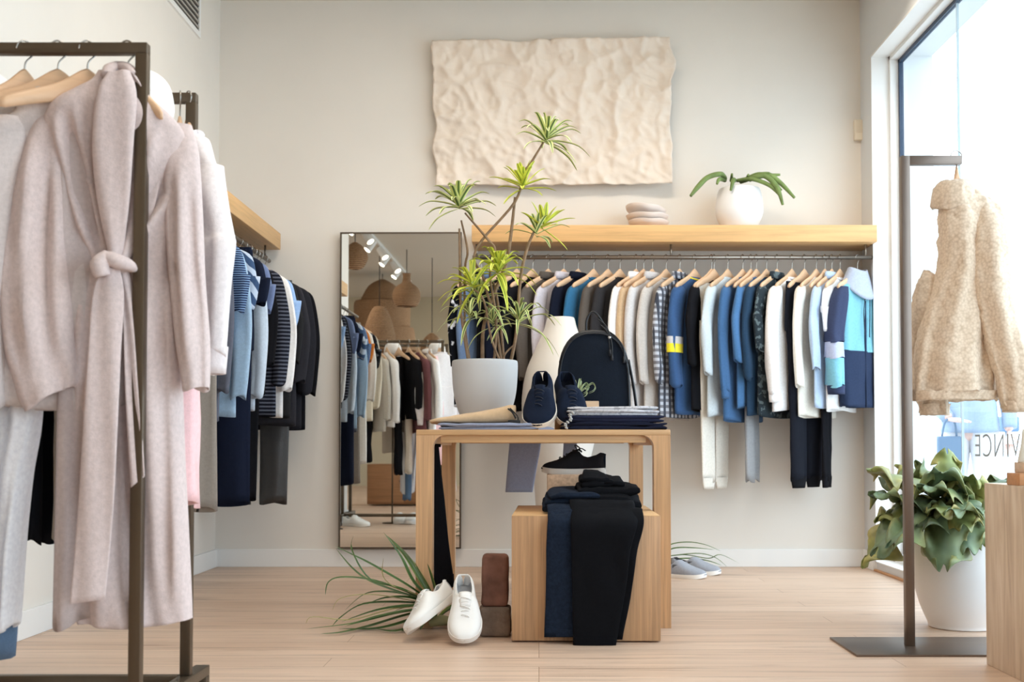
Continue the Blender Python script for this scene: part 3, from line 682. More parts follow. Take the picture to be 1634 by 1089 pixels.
# --- left wall rail: garments face the camera, edge on to the wall
GL = 'clothes on the left wall rail'; HL = 'wooden hangers on the left wall rail'
def leftrow():
    rows = [ # Y, kind, opts, phrase
     (6.80, 'jacket', K(mat=black, L=.86, sl=.66, sw=.06, hw=.235, b=.05, collar='shirt'), 'black jacket at the mirror end of the left rail'),
     (6.68, 'jacket', K(mat=fabric('soft_black', (38, 38, 44)), L=.86, sl=.66, sw=.06, hw=.235, b=.05, collar='shirt'), 'soft black jacket, second from the mirror end'),
     (6.54, 'jacket', K(mat=fabric('soft_black2', (46, 46, 52)), L=.84, sl=.6, sw=.055, hw=.23, b=.045), 'charcoal jacket, third from the mirror end'),
     (6.61, 'leather_trousers', K(mat=plain('black_leather', (52, 50, 50), .35, 0, .5, .1, 8, .3, 50), L=1.25, hw=.20, b=.045), 'black leather trousers, wide legged, on the left rail'),
     (6.43, 'shirt', K(mat=fabric('olive_black', (40, 40, 42)), L=.80, sl=.5, hw=.22), 'black shirt over the leather trousers'),
     (6.32, 'shirt', K(mat=fabric('sky_blue', (150, 182, 226)), L=.42, sl=.32, sw=.06, hw=.22), 'short sky blue shirt on the left rail'),
     (6.22, 'sweater', K(mat=white, L=.80, sl=.66, hw=.225, sw=.05), 'white sweater right of the black studded jacket'),
     (6.06, 'jacket', K(mat=fabric('stitched', (26, 28, 38), 'hstripe', (92, 96, 110), 16), L=.80, sl=.64, hw=.225, sw=.05), 'black jacket with white cross stitching'),
     (5.97, 'trousers', K(mat=black, L=1.2, hw=.18), 'black trousers behind the navy skirt'),
     (5.88, 'jacket', K(mat=black, L=.7, sl=.55, hw=.21), 'plain black jacket in the middle of the left rail'),
     (5.76, 'shirt', K(mat=fabric('greyblue', (110, 126, 164)), L=.4, sl=.3, sw=.06, hw=.22), 'grey blue short sleeved shirt on the left rail'),
     (5.68, 'sweater', K(mat=fabric('powder', (196, 210, 226)), L=.78, sl=.72, sw=.045, hw=.21), 'powder blue long sleeved top on the left rail'),
     (5.60, 't_shirt', K(mat=navy, L=.5, sl=.28, sw=.06, hw=.225), 'navy tee on the left rail'),
     (5.52, 'long_skirt', K(mat=fabric('navy_skirt', (24, 30, 48)), L=1.2, hw=.24, b=.05, legs=False), 'long navy skirt on the left rail'),
     (5.40, 'shirt', K(mat=fabric('ikat', (60, 84, 120), 'diag', (190, 204, 224), 8), L=.45, sl=.32, sw=.065, hw=.22), 'blue and white patterned blouse on the left rail'),
     (5.31, 'shirt', K(mat=fabric('chambray', (158, 186, 212)), L=.82, sl=.74, sw=.05, hw=.215), 'light chambray shirt under the patterned blouse'),
     (5.23, 'blouse', K(mat=stripe, L=.5, sl=.36, sw=.06, hw=.22), 'navy blouse with fine blue stripes on the left rail'),
     (5.05, 'long_skirt', K(mat=fabric('taupe_skirt', (142, 134, 126)), L=1.20, hw=.205, b=.05, legs=False), 'long taupe skirt nearest the racks'),
     (5.14, 'sweater', K(mat=fabric('slate', (90, 94, 108)), L=.85, sl=.72, hw=.19), 'slate grey sweater over the taupe skirt'),
     (4.90, 't_shirt', K(mat=fabric('burnt_orange', (206, 122, 44)), L=.45, sl=.3, hw=.20), 'burnt orange tee, seen in the mirror'),
     (4.76, 'long_coat', K(mat=fabric('ivory', (232, 230, 224)), L=1.1, sl=.6, hw=.2), 'long ivory coat on the left rail, seen in the mirror'),
     (4.62, 'blouse', K(mat=fabric('floral', (30, 30, 34), 'print', (110, 112, 116), 26), L=.5, sl=.34, sw=.06, hw=.2), 'black blouse with grey flowers, seen in the mirror'),
     (4.50, 'sweater', K(mat=fabric('ecru', (216, 206, 186)), L=.75, sl=.65, hw=.2), 'ecru knit sweater on the left rail, seen in the mirror'),
    ]
    for i, (Y, kind, o, ph) in enumerate(rows):
        loc = (LRX, Y, RZ); rz = R(-4+1.5*math.sin(i*2.3)); o['b'] = .62*o.get('b', .036); mat = o.pop('mat'); o.setdefault('seed', i+31)
        cat = kind.replace('_', ' ').replace('t shirt', 't-shirt')
        if 'trousers' in kind or 'skirt' in kind: trousers(kind, ph, cat, loc, rz, GL, mat, **o)
        else: top(kind, ph, cat, loc, rz, GL, mat, **o)
        hanger(loc, rz, 'wooden hanger with the '+ph.split(',')[0].split(' on the left')[0], HL)
leftrow()
# ---------------------------------------------------------------- double garment rack, left foreground
Y1, Y2 = 2.79, 3.19; RXR = -.955; RXL = -1.87; ZR = Z(78, Y1)
rackm = plain('rack_bronze', (98, 86, 72), .42, .75, .4, .06, 4)
t = thing('garment_rack', 'bronze square tube double clothes rack in the left foreground', 'clothes rack', ((RXR+RXL)/2, (Y1+Y2)/2, 0))
ox, oy = (RXR+RXL)/2, (Y1+Y2)/2; h = .014
for (Y, nm) in ((Y1, 1), (Y2, 2)):
    z = ZR+.012
    bm = nb(); bx(bm, RXL-ox-h, RXR-ox+h, Y-oy-h, Y-oy+h, z-.026, z, .002); obj('top_rail', bm, rackm, t, True, angle=40)
    for x in (RXL, RXR):
        bm = nb(); bx(bm, x-ox-h, x-ox+h, Y-oy-h, Y-oy+h, .10, z-.026, .002); obj('upright', bm, rackm, t, True, angle=40)
for x in (RXL, RXR):
    bm = nb(); bx(bm, x-ox-.018, x-ox+.022, Y1-.16-oy, Y2+.15-oy, .072, .10, .002)
    bx(bm, x-ox-.018, x-ox+.022, Y1-.16-oy, Y1-.13-oy, 0, .072, .002); bx(bm, x-ox-.018, x-ox+.022, Y2+.12-oy, Y2+.15-oy, 0, .072, .002)
    obj('foot_frame', bm, rackm, t, True, angle=40)
bm = nb(); bx(bm, RXL-ox+.022, RXR-ox-.018, Y2-oy-.014, Y2-oy+.014, .072, .10, .002); obj('bottom_rail', bm, rackm, t, True, angle=40)
RZ1 = ZR-.001
GR1 = 'clothes on the front rail of the rack'; HR1 = 'wooden hangers on the front rail of the rack'
# the belted coat, facing the room
def coat():
    Yc = Y1+.055; org = Vector((X(203, Y1, 100), Y1, RZ1)); wool = fabric('rose_wool', (206, 190, 188), var=.12)
    # finer wool bump
    t = thing('belted_coat', 'long rose grey wool coat with tied belt on the front rack rail', 'coat', org, 0, GR1)
    def P(px, py, dy=0): return W(px, py, Yc+dy)-org
    m1 = .00375*.398
    def folds(lst):
        L = [([tuple(P(a, c)) for a, c in pl], amp, wd_*m1) for pl, amp, wd_ in lst]
        def d(x, z):
            s = 0
            for pl, amp, wd_ in L:
                for (ax, _, az), (bx_, _, bz) in zip(pl, pl[1:]):
                    lo, hi = min(az, bz), max(az, bz)
                    if lo <= z <= hi or False:
                        tt = (z-az)/(bz-az) if abs(bz-az) > 1e-6 else 0
                        xx = ax+(bx_-ax)*tt
                        zt, zb = pl[0][2], pl[-1][2]; e = min(abs(z-zt), abs(z-zb))/max(.03, abs(zt-zb)*.2); e = min(1, e)
                        s += amp*e*math.exp(-((x-xx)/wd_)**2)
            return -s
        return d
    nm_ = 'b'
    def sec(rows, nm_='b'): # (pxL, pxR, py, b, dy)
        out = []
        for a, c, py, b_, dy in rows:
            p = P(a, py); q = P(c, py); out.append(((p.x+q.x)/2, dy-(.05 if py < 180 else .05*max(0, (300-py)/120))*(nm_ == 'b')+.055, (p.z+q.z)/2, (q.x-p.x)/2, b_*.72))
        return out
    body = sec([(174, 210, 128, .03, 0), (165, 220, 142, .034, 0), (142, 240, 158, .04, 0), (112, 268, 180, .045, 0), (96, 290, 206, .05, 0), (92, 302, 245, .056, 0), (100, 305, 300, .06, 0), (112, 292, 360, .06, 0),
                (120, 282, 425, .058, 0), (120, 290, 490, .062, 0), (124, 284, 600, .068, 0), (124, 287, 720, .07, 0), (122, 293, 850, .072, 0), (128, 298, 960, .072, 0), (134, 299, 994, .07, 0)])
    fl = [([(116, 200), (134, 320), (166, 420)], .030, 8), ([(108, 290), (118, 350), (158, 424)], -.030, 6), ([(132, 190), (148, 300), (176, 414)], -.022, 6), ([(146, 176), (160, 300), (182, 410)], .018, 6), ([(300, 250), (268, 330), (214, 420)], .026, 8), ([(288, 250), (250, 320), (206, 415)], -.024, 6), ([(262, 210), (238, 300), (204, 400)], .018, 7), ([(300, 330), (272, 400), (262, 470)], -.022, 7),
          ([(212, 430), (206, 560), (210, 750), (216, 1000)], -.035, 10), ([(150, 430), (140, 600), (136, 1000)], .020, 9), ([(182, 440), (180, 1000)], .012, 12), ([(240, 440), (246, 700), (250, 1000)], .018, 10), ([(258, 440), (266, 700), (270, 1000)], -.022, 8), ([(276, 500), (282, 1000)], .014, 8), ([(160, 700), (160, 1000)], -.012, 8)]
    bm = nb(); vtube(bm, body, 96, 9, (5, .05), 4, disp=folds(fl), noi=.006); obj('body', bm, wool, t)
    # sleeves
    for nm, rows, fl2 in (('l', [(94, 130, 186, .03, -.01), (76, 134, 218, .048, -.02), (58, 130, 290, .056, -.03), (46, 128, 380, .058, -.04), (38, 134, 470, .058, -.05), (44, 142, 560, .056, -.055), (62, 146, 618, .052, -.058), (74, 141, 640, .050, -.058)],
                           [([(86, 240), (80, 400), (96, 600)], .020, 8), ([(108, 240), (100, 420), (114, 620)], -.024, 7), ([(62, 330), (58, 460), (78, 620)], -.016, 6), ([(120, 300), (120, 460), (132, 600)], .014, 6)]),
                          ('r', [(262, 300, 195, .03, -.01), (262, 312, 240, .045, -.02), (264, 318, 330, .05, -.025), (270, 322, 430, .05, -.03), (280, 330, 540, .046, -.035), (288, 330, 600, .040, -.035), (290, 329, 620, .036, -.035)],
                           [([(290, 240), (294, 420), (306, 590)], .018, 8), ([(276, 270), (282, 430), (294, 600)], -.018, 6), ([(304, 300), (312, 480)], -.012, 5)])):
        s = sec(rows, 's'); bm = nb(); vtube(bm, s, 36, 7, (3, .06), 9, disp=folds(fl2), noi=.005)
        for v_ in bm.verts:
            e = s[-1]
            if nm == 'l' and v_.co.z < e[2]+.05: v_.co.z -= (e[0]-v_.co.x)*.55*min(1, (e[2]+.05-v_.co.z)/.05)*-1*-1
        obj('sleeve', bm, wool, t)
    # shawl lapels: thick soft bands from the neck to the knot
    def band(L_, Rr, dys, th=.008, nm='lapel', par=t, rows=40):
        A = catmull([list(P(a, c, d)) for (a, c), d in zip(L_, [q*.66 for q in dys])], 10); B = catmull([list(P(a, c, d)) for (a, c), d in zip(Rr, [q*.66 for q in dys])], 10)
        bm = nb(); rings = []
        for a, c in zip(A, B):
            a = Vector(a); c = Vector(c); mid = (a+c)/2; hv = (c-a)/2; ring = []
            for k in range(20):
                th_ = 2*math.pi*k/20; u = math.copysign(abs(math.cos(th_))**.7, math.cos(th_)); s_ = math.sin(th_)
                ring.append(mid+hv*u+Vector((0, -s_*th*(1)-.004*math.sin(u*4+mid.z*9), 0)))
            rings.append(ring)
        loft(bm, rings, True, True, True); return obj(nm, bm, wool, par)
    band([(176, 118), (160, 150), (152, 230), (158, 320), (176, 412)], [(206, 112), (216, 150), (212, 230), (206, 320), (194, 415)], [-.135, -.145, -.13, -.118, -.112], .012)
    band([(203, 112), (214, 150), (214, 240), (206, 330), (190, 412)], [(216, 120), (244, 170), (256, 250), (240, 340), (205, 415)], [-.12, -.085, -.05, -.06, -.10], .010)
    bm = nb(); pts = [tuple(P(a, c, d)) for a, c, d in ((174, 124, -.075), (178, 113, -.06), (192, 108, -.045), (205, 110, -.06), (211, 120, -.07))]; tube(bm, pts, .014, 10, 4); obj('collar', bm, wool, t)
    # belt
    bl = band([(160, 420), (174, 414), (188, 416), (204, 414), (216, 416)], [(160, 432), (174, 438), (188, 436), (204, 434), (216, 434)], [-.08, -.115, -.125, -.115, -.095], .008, 'belt')
    bm = nb(); c = P(184, 424, -.090); pts = [c+Vector((x, y, z)) for x, y, z in ((-.035, .012, -.01), (-.012, -.012, .014), (.014, -.02, .006), (.03, -.006, .002), (.034, .014, -.004))]
    tube(bm, [tuple(q) for q in pts], [.012, .02, .022, .018, .012], 12, 4, flat=.8); obj('knot', bm, wool, bl)
    bm = nb(); pts = [c+Vector((x, y, z)) for x, y, z in ((-.008, -.015, .02), (-.022, -.03, -.004), (-.016, -.028, -.03))]; tube(bm, [tuple(q) for q in pts], [.016, .02, .016], 12, 4); obj('knot', bm, wool, bl)
    tl = band([(166, 428), (152, 470), (146, 560), (138, 680), (130, 800), (119, 962)], [(190, 428), (196, 470), (192, 560), (188, 680), (182, 800), (168, 956)], [-.15, -.155, -.16, -.165, -.168, -.168], .005, 'belt_tail', bl)
    band([(186, 430), (196, 500), (200, 640), (206, 780)], [(204, 430), (214, 500), (222, 640), (228, 760)], [-.105, -.11, -.115, -.118], .004, 'belt_tail', bl)
    kids = [o for o in C.objects if o.parent == t or (o.parent and o.parent.parent == t)]
    for o in kids:
        for v_ in o.data.vertices: v_.co.y += .30*v_.co.x
    hanger((org.x, Y1, RZ1), R(12), 'wooden hanger inside the rose grey belted coat', HR1, .085, .112, .018)
for ch in []: pass
ct = coat()
# the rest of the front rail, cut off by the picture edge
greige = fabric('greige_wool', (200, 190, 188), var=.1)
def r1(px, kind, mat, label, rz=R(66), **k):
    loc = (X(px, Y1, 80), Y1, RZ1); f = trousers if kind in ('jeans', 'skirt', 'trousers') else top; hh__ = k.pop('hhw', .205); k['drop'] = .122
    o = f(kind, label, kind, loc, rz, GR1, mat, **k); hanger(loc, rz, 'wooden hanger with the '+label.split(',')[0], HR1, hh__, .122, .018); return o
def ML(py): return RZ1-Z(py, Y1)-.122
r1(93, 'sweater', greige, 'greige wool sweater with wide sleeves, left of the belted coat', R(30), L=ML(650), sl=ML(650)+.0, sw=.06, b=.04, hw=.125, spread=.012, seed=3, slope=1.3)
r1(140, 'skirt', fabric('rose_beige', (190, 176, 174)), 'rose beige skirt squeezed behind the belted coat', R(40), L=ML(975), b=.012, hw=.06, seed=5, legs=False)
def drape_dress():
    px0 = 40; org = Vector((X(px0, Y1, 80), Y1, RZ1)); t = thing('dress', 'long white dress hanging at the left picture edge', 'dress', org, 0, GR1)
    rows = [(20, 56, 168, .02), (-10, 70, 182, .03), (-40, 80, 215, .04), (-50, 82, 300, .045), (-50, 78, 480, .05), (-52, 70, 660, .055), (-54, 52, 760, .055), (-56, 40, 860, .055), (-60, 30, 1004, .055)]
    S = []
    for a, c, py, b_ in rows:
        p = W(a, py, Y1+.05)-org; q = W(c, py, Y1+.05)-org; S.append(((p.x+q.x)/2, .03, (p.z+q.z)/2, (q.x-p.x)/2, b_))
    bm = nb(); vtube(bm, S, 48, 7, (5, .10), 3); obj('body', bm, fabric('cool_white', (240, 241, 248)), t)
    bm = nb(); e = S[0]; tube(bm, [(e[0]+e[3]*math.cos(a), e[1]+e[4]*math.sin(a), e[2]) for a in [2*math.pi*k/16 for k in range(17)]], .005, 6); obj('neckline', bm, white, t)
    hanger((org.x, Y1, RZ1), R(50), 'wooden hanger with the long white dress', HR1, .15, .122, .018)
drape_dress()
r1(-22, 'jeans', fabric('denim', (92, 118, 148)), 'blue jeans with a stitched hem, cut by the left picture edge', R(70), L=ML(1035), hw=.14, seed=2, b=.03)
r1(-60, 'sweater', fabric('grey_knit', (158, 154, 152)), 'mid grey knit at the far left of the front rail', R(60), L=ML(620), sl=.5, seed=12)
r1(-130, 'coat', fabric('oat', (196, 184, 168)), 'oat wool coat beyond the left picture edge', R(66), L=.9, sl=.6, seed=14)
# rear rail
GR2 = 'clothes on the rear rail of the rack'; HR2 = 'wooden hangers on the rear rail of the rack'
def r2(x, kind, mat, label, rz=R(66), zb=None, **k):
    loc = (x, Y2, RZ1); f = trousers if kind in ('jeans', 'skirt', 'trousers', 'joggers') else top
    if zb is not None: k['L'] = RZ1-zb-.122
    k['drop'] = .122
    o = f(kind, label, kind, loc, rz, GR2, mat, **k); hanger(loc, rz, 'wooden hanger with the '+label.split(',')[0], HR2, .205 if rz > 0 else .10, .122, .018); return o
ws = r2(X(300, Y2, 160), 'sweatshirt', fabric('offwhite_fleece', (232, 226, 228)), 'off white sweatshirt with ribbed cuffs at the rack end', R(-50), zb=Z(575, Y2), sl=.60, sw=.066, b=.05, hw=.185, slope=2.1, cuff=fabric('offwhite_rib', (226, 218, 220)), hemrib=fabric('offwhite_rib', (226, 218, 220)), collar='crew', spread=.02, seed=5)
r2(-.988, 'skirt', fabric('pink_satin', (242, 198, 200), rough=.5), 'pale pink skirt beside the rack upright', R(-70), zb=Z(788, Y2), hw=.12, b=.04, legs=False)
r2(-1.10, 'shirt', white, 'white tie neck shirt on the rear rail, seen in the mirror', R(64), L=.75, sl=.62, collar='shirt', seed=21)
r2(-1.18, 'sweater', fabric('burgundy', (112, 70, 74)), 'dusty burgundy sweater on the rear rail, seen in the mirror', R(66), L=.72, sl=.6, seed=22)
r2(-1.27, 'sweater', black, 'black sweater on the rear rail, seen in the mirror', R(62), L=.60, sl=.5, seed=23)
r2(-1.36, 'trousers', black, 'black straight trousers below the greige sweater', R(58), zb=.49, hw=.072, seed=24)
r2(-1.265, 'joggers', fabric('stone_satin', (204, 194, 182)), 'stone coloured wide trousers below the greige sweater', R(60), zb=.50, hw=.07, b=.03, seed=25)
r2(-1.47, 'shirt', white, 'white long sleeved shirt on the rear rail, seen in the mirror', R(64), L=.66, sl=.62, seed=26)
r2(-1.55, 'cardigan', fabric('stone_knit', (188, 182, 172)), 'stone knit cardigan on the rear rail, seen in the mirror', R(64), L=.7, sl=.6, seed=27)
r2(-1.64, 'trousers', black, 'black cropped trousers at the wall end of the rear rail', R(66), L=.95, hw=.12, seed=28)
r2(-1.73, 'sweater', fabric('camel', (192, 160, 124)), 'camel sweater at the wall end of the rear rail', R(66), L=.7, sl=.6, seed=29)
# white cloche hats on thin floor stands between the rails
for x, lab, zt in ((-1.03, 'white felt hat on a thin stand behind the rose coat', Z(122, 3.0)), (-1.44, 'white felt hat on a thin stand at the wall side of the rack', Z(122, 3.0))):
    t = thing('hat_stand', lab.replace('white felt hat on a thin stand', 'thin bronze hat stand'), 'hat stand', (x, 3.0, 0), 0, 'hat stands inside the rack')
    bm = nb(); lathe(bm, [(.0001, 0), (.09, 0), (.09, .008), (.01, .012)], 24, 0, 0, False, False); obj('base', bm, rackm, t)
    bm = nb(); tube(bm, [(0, 0, .01), (0, 0, zt-.05)], .007, 8); obj('pole', bm, rackm, t)
    bm = nb(); lathe(bm, [(.0001, 0), (.035, -.004), (.066, -.03), (.078, -.075), (.076, -.10), (.07, -.105), (.071, -.13), (.078, -.15), (.074, -.152)], 32, 0, 0, False, False, 4)
    o = obj('hat', bm, fabric('white_felt', (240, 238, 236)), None, solid=.003); o.scale = (1.04, 1.04, 1.12); o.location = (x, 3.0, zt+.012); tag(o, lab, 'hat', 'white hats on stands')
# ---------------------------------------------------------------- display table and bench
oakT = wood('table_oak', (200, 160, 120), 'Z', 1.0, .3); oakTx = wood('table_oak_x', (204, 164, 120), 'X', 1.0, .16)
TY0 = .664*7; TY1 = .85*7
TXL = X(664, TY0); TXR = X(1070, TY0); TZ = Z(686, TY0); tcx = (TXL+TXR)/2; TW = TXR-TXL
t = thing('display_table', 'oak display table with rounded inner corners in the middle of the shop', 'table', (tcx, (TY0+TY1)/2, 0)); tyc = (TY0+TY1)/2
hw = TW/2
for k, (y0, y1) in enumerate(((TY0-tyc, TY0-tyc+.07), (TY1-tyc-.07, TY1-tyc))):
    for sd in (-1, 1):
        bm = nb(); lw_ = .066
        # leg with a small fillet into the top
        poly = [(sd*hw, 0), (sd*hw, TZ-.022), (sd*(hw-lw_-.05), TZ-.022)]+[(sd*(hw-lw_-.05+.05*math.sin(a)), TZ-.022-.05+.05*math.cos(a)) for a in [R(15*i) for i in range(1, 7)]]+[(sd*(hw-lw_), 0)]
        prism(bm, poly, y0, y1); obj('leg', bm, oakT, t, True, angle=30)
    bm = nb(); bx(bm, -(hw-lw_-.03), hw-lw_-.03, y0+(.018 if k == 0 else 0), y1-(0 if k == 0 else .018), TZ-.052, TZ-.02, .002); obj('apron', bm, oakTx, t, True, angle=40)
for sd in (-1, 1):
    bm = nb(); x0, x1 = sorted((sd*(hw-.012), sd*(hw-.05))); bx(bm, x0, x1, TY0-tyc+.07, TY1-tyc-.07, TZ-.062, TZ-.02, .002); obj('side_rail', bm, oakTx, t, True, angle=40)
bm = nb(); bx(bm, -hw, hw, TY0-tyc, TY1-tyc, TZ-.022, TZ, .003); obj('table_top', bm, oakTx, t, True, angle=40)
BY0 = .616*7; BXL = X(818.5, BY0, 900); BXR = X(1056, BY0, 900); BZ = Z(823, BY0); BD = .72; bcx = (BXL+BXR)/2
t = thing('display_bench', 'low oak block bench under the table, jeans draped over it', 'bench', (bcx, BY0+BD/2, 0), R(-.8))
hb = (BXR-BXL)/2
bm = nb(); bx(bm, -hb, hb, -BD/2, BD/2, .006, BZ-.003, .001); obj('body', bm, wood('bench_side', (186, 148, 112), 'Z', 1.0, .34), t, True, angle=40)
bm = nb(); bx(bm, -hb+.001, hb-.001, -BD/2+.001, BD/2-.001, BZ-.003, BZ, .001); obj('top_board', bm, wood('bench_oak', (212, 172, 126), 'Z', 1, .14), t, True, angle=40)

# ---------------------------------------------------------------- draped and folded cloth
def strip(path, th, n=26, seed=0, amp=.004, close=True):
    """closed cloth slab: path = [(xL, xR, y, z)], swept with its normal in the yz plane"""
    q = catmull([list(p) for p in path], 7); L = len(q); rings = []
    for i, (a, c, y, z) in enumerate(q):
        p0 = q[max(i-1, 0)]; p1 = q[min(i+1, L-1)]; d = Vector((0, p1[2]-p0[2], p1[3]-p0[3]))
        d = d.normalized() if d.length > 1e-9 else Vector((0, 0, -1)); nn = Vector((0, d.z, -d.y))
        if i == 0: pass
        ring = []; cx = (a+c)/2; h_ = (c-a)/2; tt = th(i/(L-1)) if callable(th) else th
        for k in range(n):
            an = 2*math.pi*k/n; u = math.copysign(abs(math.cos(an))**.6, math.cos(an)); s_ = math.copysign(abs(math.sin(an))**.6, math.sin(an))
            w = noise.noise(Vector(((cx+h_*u)*14, z*6+y*6, seed)))*amp*2+noise.noise(Vector(((cx+h_*u)*40, z*16+y*16, seed+4)))*amp*.7
            ring.append(Vector((cx+h_*u+w*.4, y, z))-nn*(tt*.5*s_+w))
        rings.append(ring)
    bm = nb(); loft(bm, rings, True, True, True); return bm
bdenim = fabric('black_denim', (16, 17, 21), var=.15); idenim = fabric('indigo_denim', (26, 35, 50), var=.35)
def bp(px, py, Y): p = W(px, py, Y); return p
def jeans(name, label, mat, x0t, x1t, x0b, x1b, yb, hgt, gap, seed, xo=0.0, Y0=BY0):
    A, B = X(x0t, Y0, 830), X(x1t, Y0, 830); A2, B2 = X(x0b, Y0, 1000), X(x1b, Y0, 1000); zb = Z(yb, Y0-.05)
    o = ((A+B)/2, Y0+.25, BZ); t = thing(name, label, 'jeans', o)
    def rel(a, c, y, z): return (a-o[0], c-o[0], y-o[1], z-o[2])
    f = BY0-gap
    for sgn, nm in ((-1, 'leg'), (1, 'leg')):
        m_ = (A+B)/2; m2 = (A2+B2)/2; off = .006 if sgn > 0 else 0
        if sgn < 0: xa_, xb_, xc_, xd_ = A, A+(B-A)*.9, A2, A2+(B2-A2)*.86
        else: xa_, xb_, xc_, xd_ = A+(B-A)*.06, B, A2+(B2-A2)*.12, B2
        fo = f-(.020 if sgn < 0 else 0); zz = BZ+hgt*(.25 if sgn > 0 else .6)
        path = [rel(xa_, xb_, BY0+.36, zz+.01), rel(xa_, xb_, BY0+.2, zz+.006), rel(xa_, xb_, BY0+.07, zz), rel(xa_, xb_, BY0+.015, BZ+hgt*.25), rel(xa_, xb_, fo-.003, BZ-.03), rel((xa_*.7+xc_*.3), (xb_*.7+xd_*.3), fo-.006, BZ-.12), rel((xa_+xc_)/2, (xb_+xd_)/2, fo-.006, BZ-.24), rel(xc_, xd_, fo-.004, zb+(.018 if sgn > 0 else 0))]
        lg = obj(nm, strip(path, .018, 30, seed+sgn), mat, t)
        if nm == 'leg' and sgn < 0:
            path = [rel(xc_+.001, xd_-.001, fo-.014, zb+.026), rel(xc_, xd_, fo-.014, zb+.012)]
            obj('hem', strip([rel(xc_-.001, xd_+.001, fo-.004, zb+.03), rel(xc_-.001, xd_+.001, fo-.004, zb+.002)], .022, 20, seed, .001), mat, lg)
    return t, rel
# indigo pair first (left, below), black pair on top
t, rel = jeans('jeans', 'indigo blue jeans draped over the left of the oak bench front', idenim, 873, 960, 869, 950, 1018, .05, .012, 3)
# its folded waist part on the bench top
A, B = X(866, BY0+.2, 810), X(955, BY0+.2, 810)
for k, (dx, dz, th) in enumerate(((0, .035, .03), (.012, .058, .022), (.03, .078, .02))):
    obj('folded_panel', strip([rel(A+dx, B, BY0+.10-.01*k, BZ+dz-.012), rel(A+dx*.6, B, BY0+.2, BZ+dz), rel(A+dx, B, BY0+.42, BZ+dz+.004)], th, 24, 8+k, .007), idenim, t)
t, rel = jeans('jeans', 'black jeans draped over the front of the oak bench', bdenim, 910, 1026, 914, 992, 1030, .075, .036, 11)
A, B = X(912, BY0+.2, 800), X(1021, BY0+.2, 800)
for k, (dx, dz, th, ex) in enumerate(((0, .055, .05, 0), (.02, .095, .035, -.01), (.035, .125, .03, -.11))):
    obj('folded_panel', strip([rel(A+dx, B+ex, BY0+.09+.02*k, BZ+dz-.02), rel(A+dx*.7, B+ex, BY0+.18+.02*k, BZ+dz), rel(A+dx, B+ex-.01, BY0+.34, BZ+dz+.004)], th, 26, 28+k, .009), bdenim, t)
for k, (u0, u1, z_) in enumerate(((.0, .11, .135), (.09, .17, .12))):
    obj('waistband', strip([rel(A+.03+u0, A+.03+u1, BY0+.13, BZ+z_-.012), rel(A+.04+u0, A+.02+u1, BY0+.19, BZ+z_+.012), rel(A+.04+u0, A+.02+u1, BY0+.24, BZ+z_)], .024, 22, 60+k, .006), bdenim, t)
# folded legs hanging at the back edge of the table
dust = fabric('dusty_blue', (142, 150, 174), var=.08)
zt = TZ+.012; yb_ = TY1+.012
o = (X(834, yb_), yb_, TZ); t = thing('trousers', 'pale dusty blue trousers, one leg hanging down behind the table', 'trousers', o)
def rr(a, c, y, z): return (a-o[0], c-o[0], y-o[1], z-o[2])
a0, c0 = X(813, yb_), X(864, yb_); a1, c1 = X(806, yb_), X(850, yb_)
obj('leg', strip([rr(a0, c0, TY1-.25, TZ+.012), rr(a0, c0, TY1-.06, TZ+.012), rr(a0, c0, TY1+.003, TZ+.004), rr(a0, c0, yb_+.002, TZ-.04), rr(a1, c1, yb_+.004, Z(786, yb_))], .012, 24, 5, .003), dust, t)
obj('seat', strip([rr(a0, c0+.06, TY1-.5, TZ+.014), rr(a0, c0+.04, TY1-.24, TZ+.014)], .02, 24, 6, .003), dust, t)
sl_ = fabric('slate_cloth', (128, 138, 160), var=.08); o = (X(910, yb_), yb_, TZ); t = thing('scarf', 'narrow slate grey cloth hanging down behind the table beside the black shoe', 'scarf', o)
obj('cloth', strip([rr(X(899, yb_), X(921, yb_), TY1-.22, TZ+.01), rr(X(899, yb_), X(921, yb_), TY1-.05, TZ+.01), rr(X(899, yb_), X(921, yb_), TY1+.003, TZ+.003), rr(X(899, yb_), X(921, yb_), yb_, TZ-.04), rr(X(897, yb_), X(922, yb_), yb_, Z(752, yb_))], .009, 20, 9, .002), sl_, t)
obj('fringe', strip([rr(X(897, yb_), X(922, yb_), yb_, Z(750, yb_)), rr(X(898, yb_), X(921, yb_), yb_, Z(757, yb_))], .006, 20, 9, .001), sl_, t)
# black trousers hanging inside the left frame of the table
yq = TY0+.30; o = (X(700, yq), yq, TZ-.07); t = thing('trousers', 'black flared trousers hanging inside the left end of the table', 'trousers', o)
S = [((X(a, yq)+X(c, yq))/2-o[0], 0, Z(py, yq)-o[2], (X(c, yq)-X(a, yq))/2, .02) for a, c, py in ((680, 700, 709), (681, 703, 740), (681, 710, 800), (682, 717, 870), (682, 727, 938))]
bm = nb(); vtube(bm, S, 24, 5, (3, .05), 3); obj('leg', bm, black, t); 
bm = nb(); bx(bm, S[0][0]-.03, S[0][0]+.035, -.022, .022, .0, .014, .003); obj('waistband', bm, black, t)

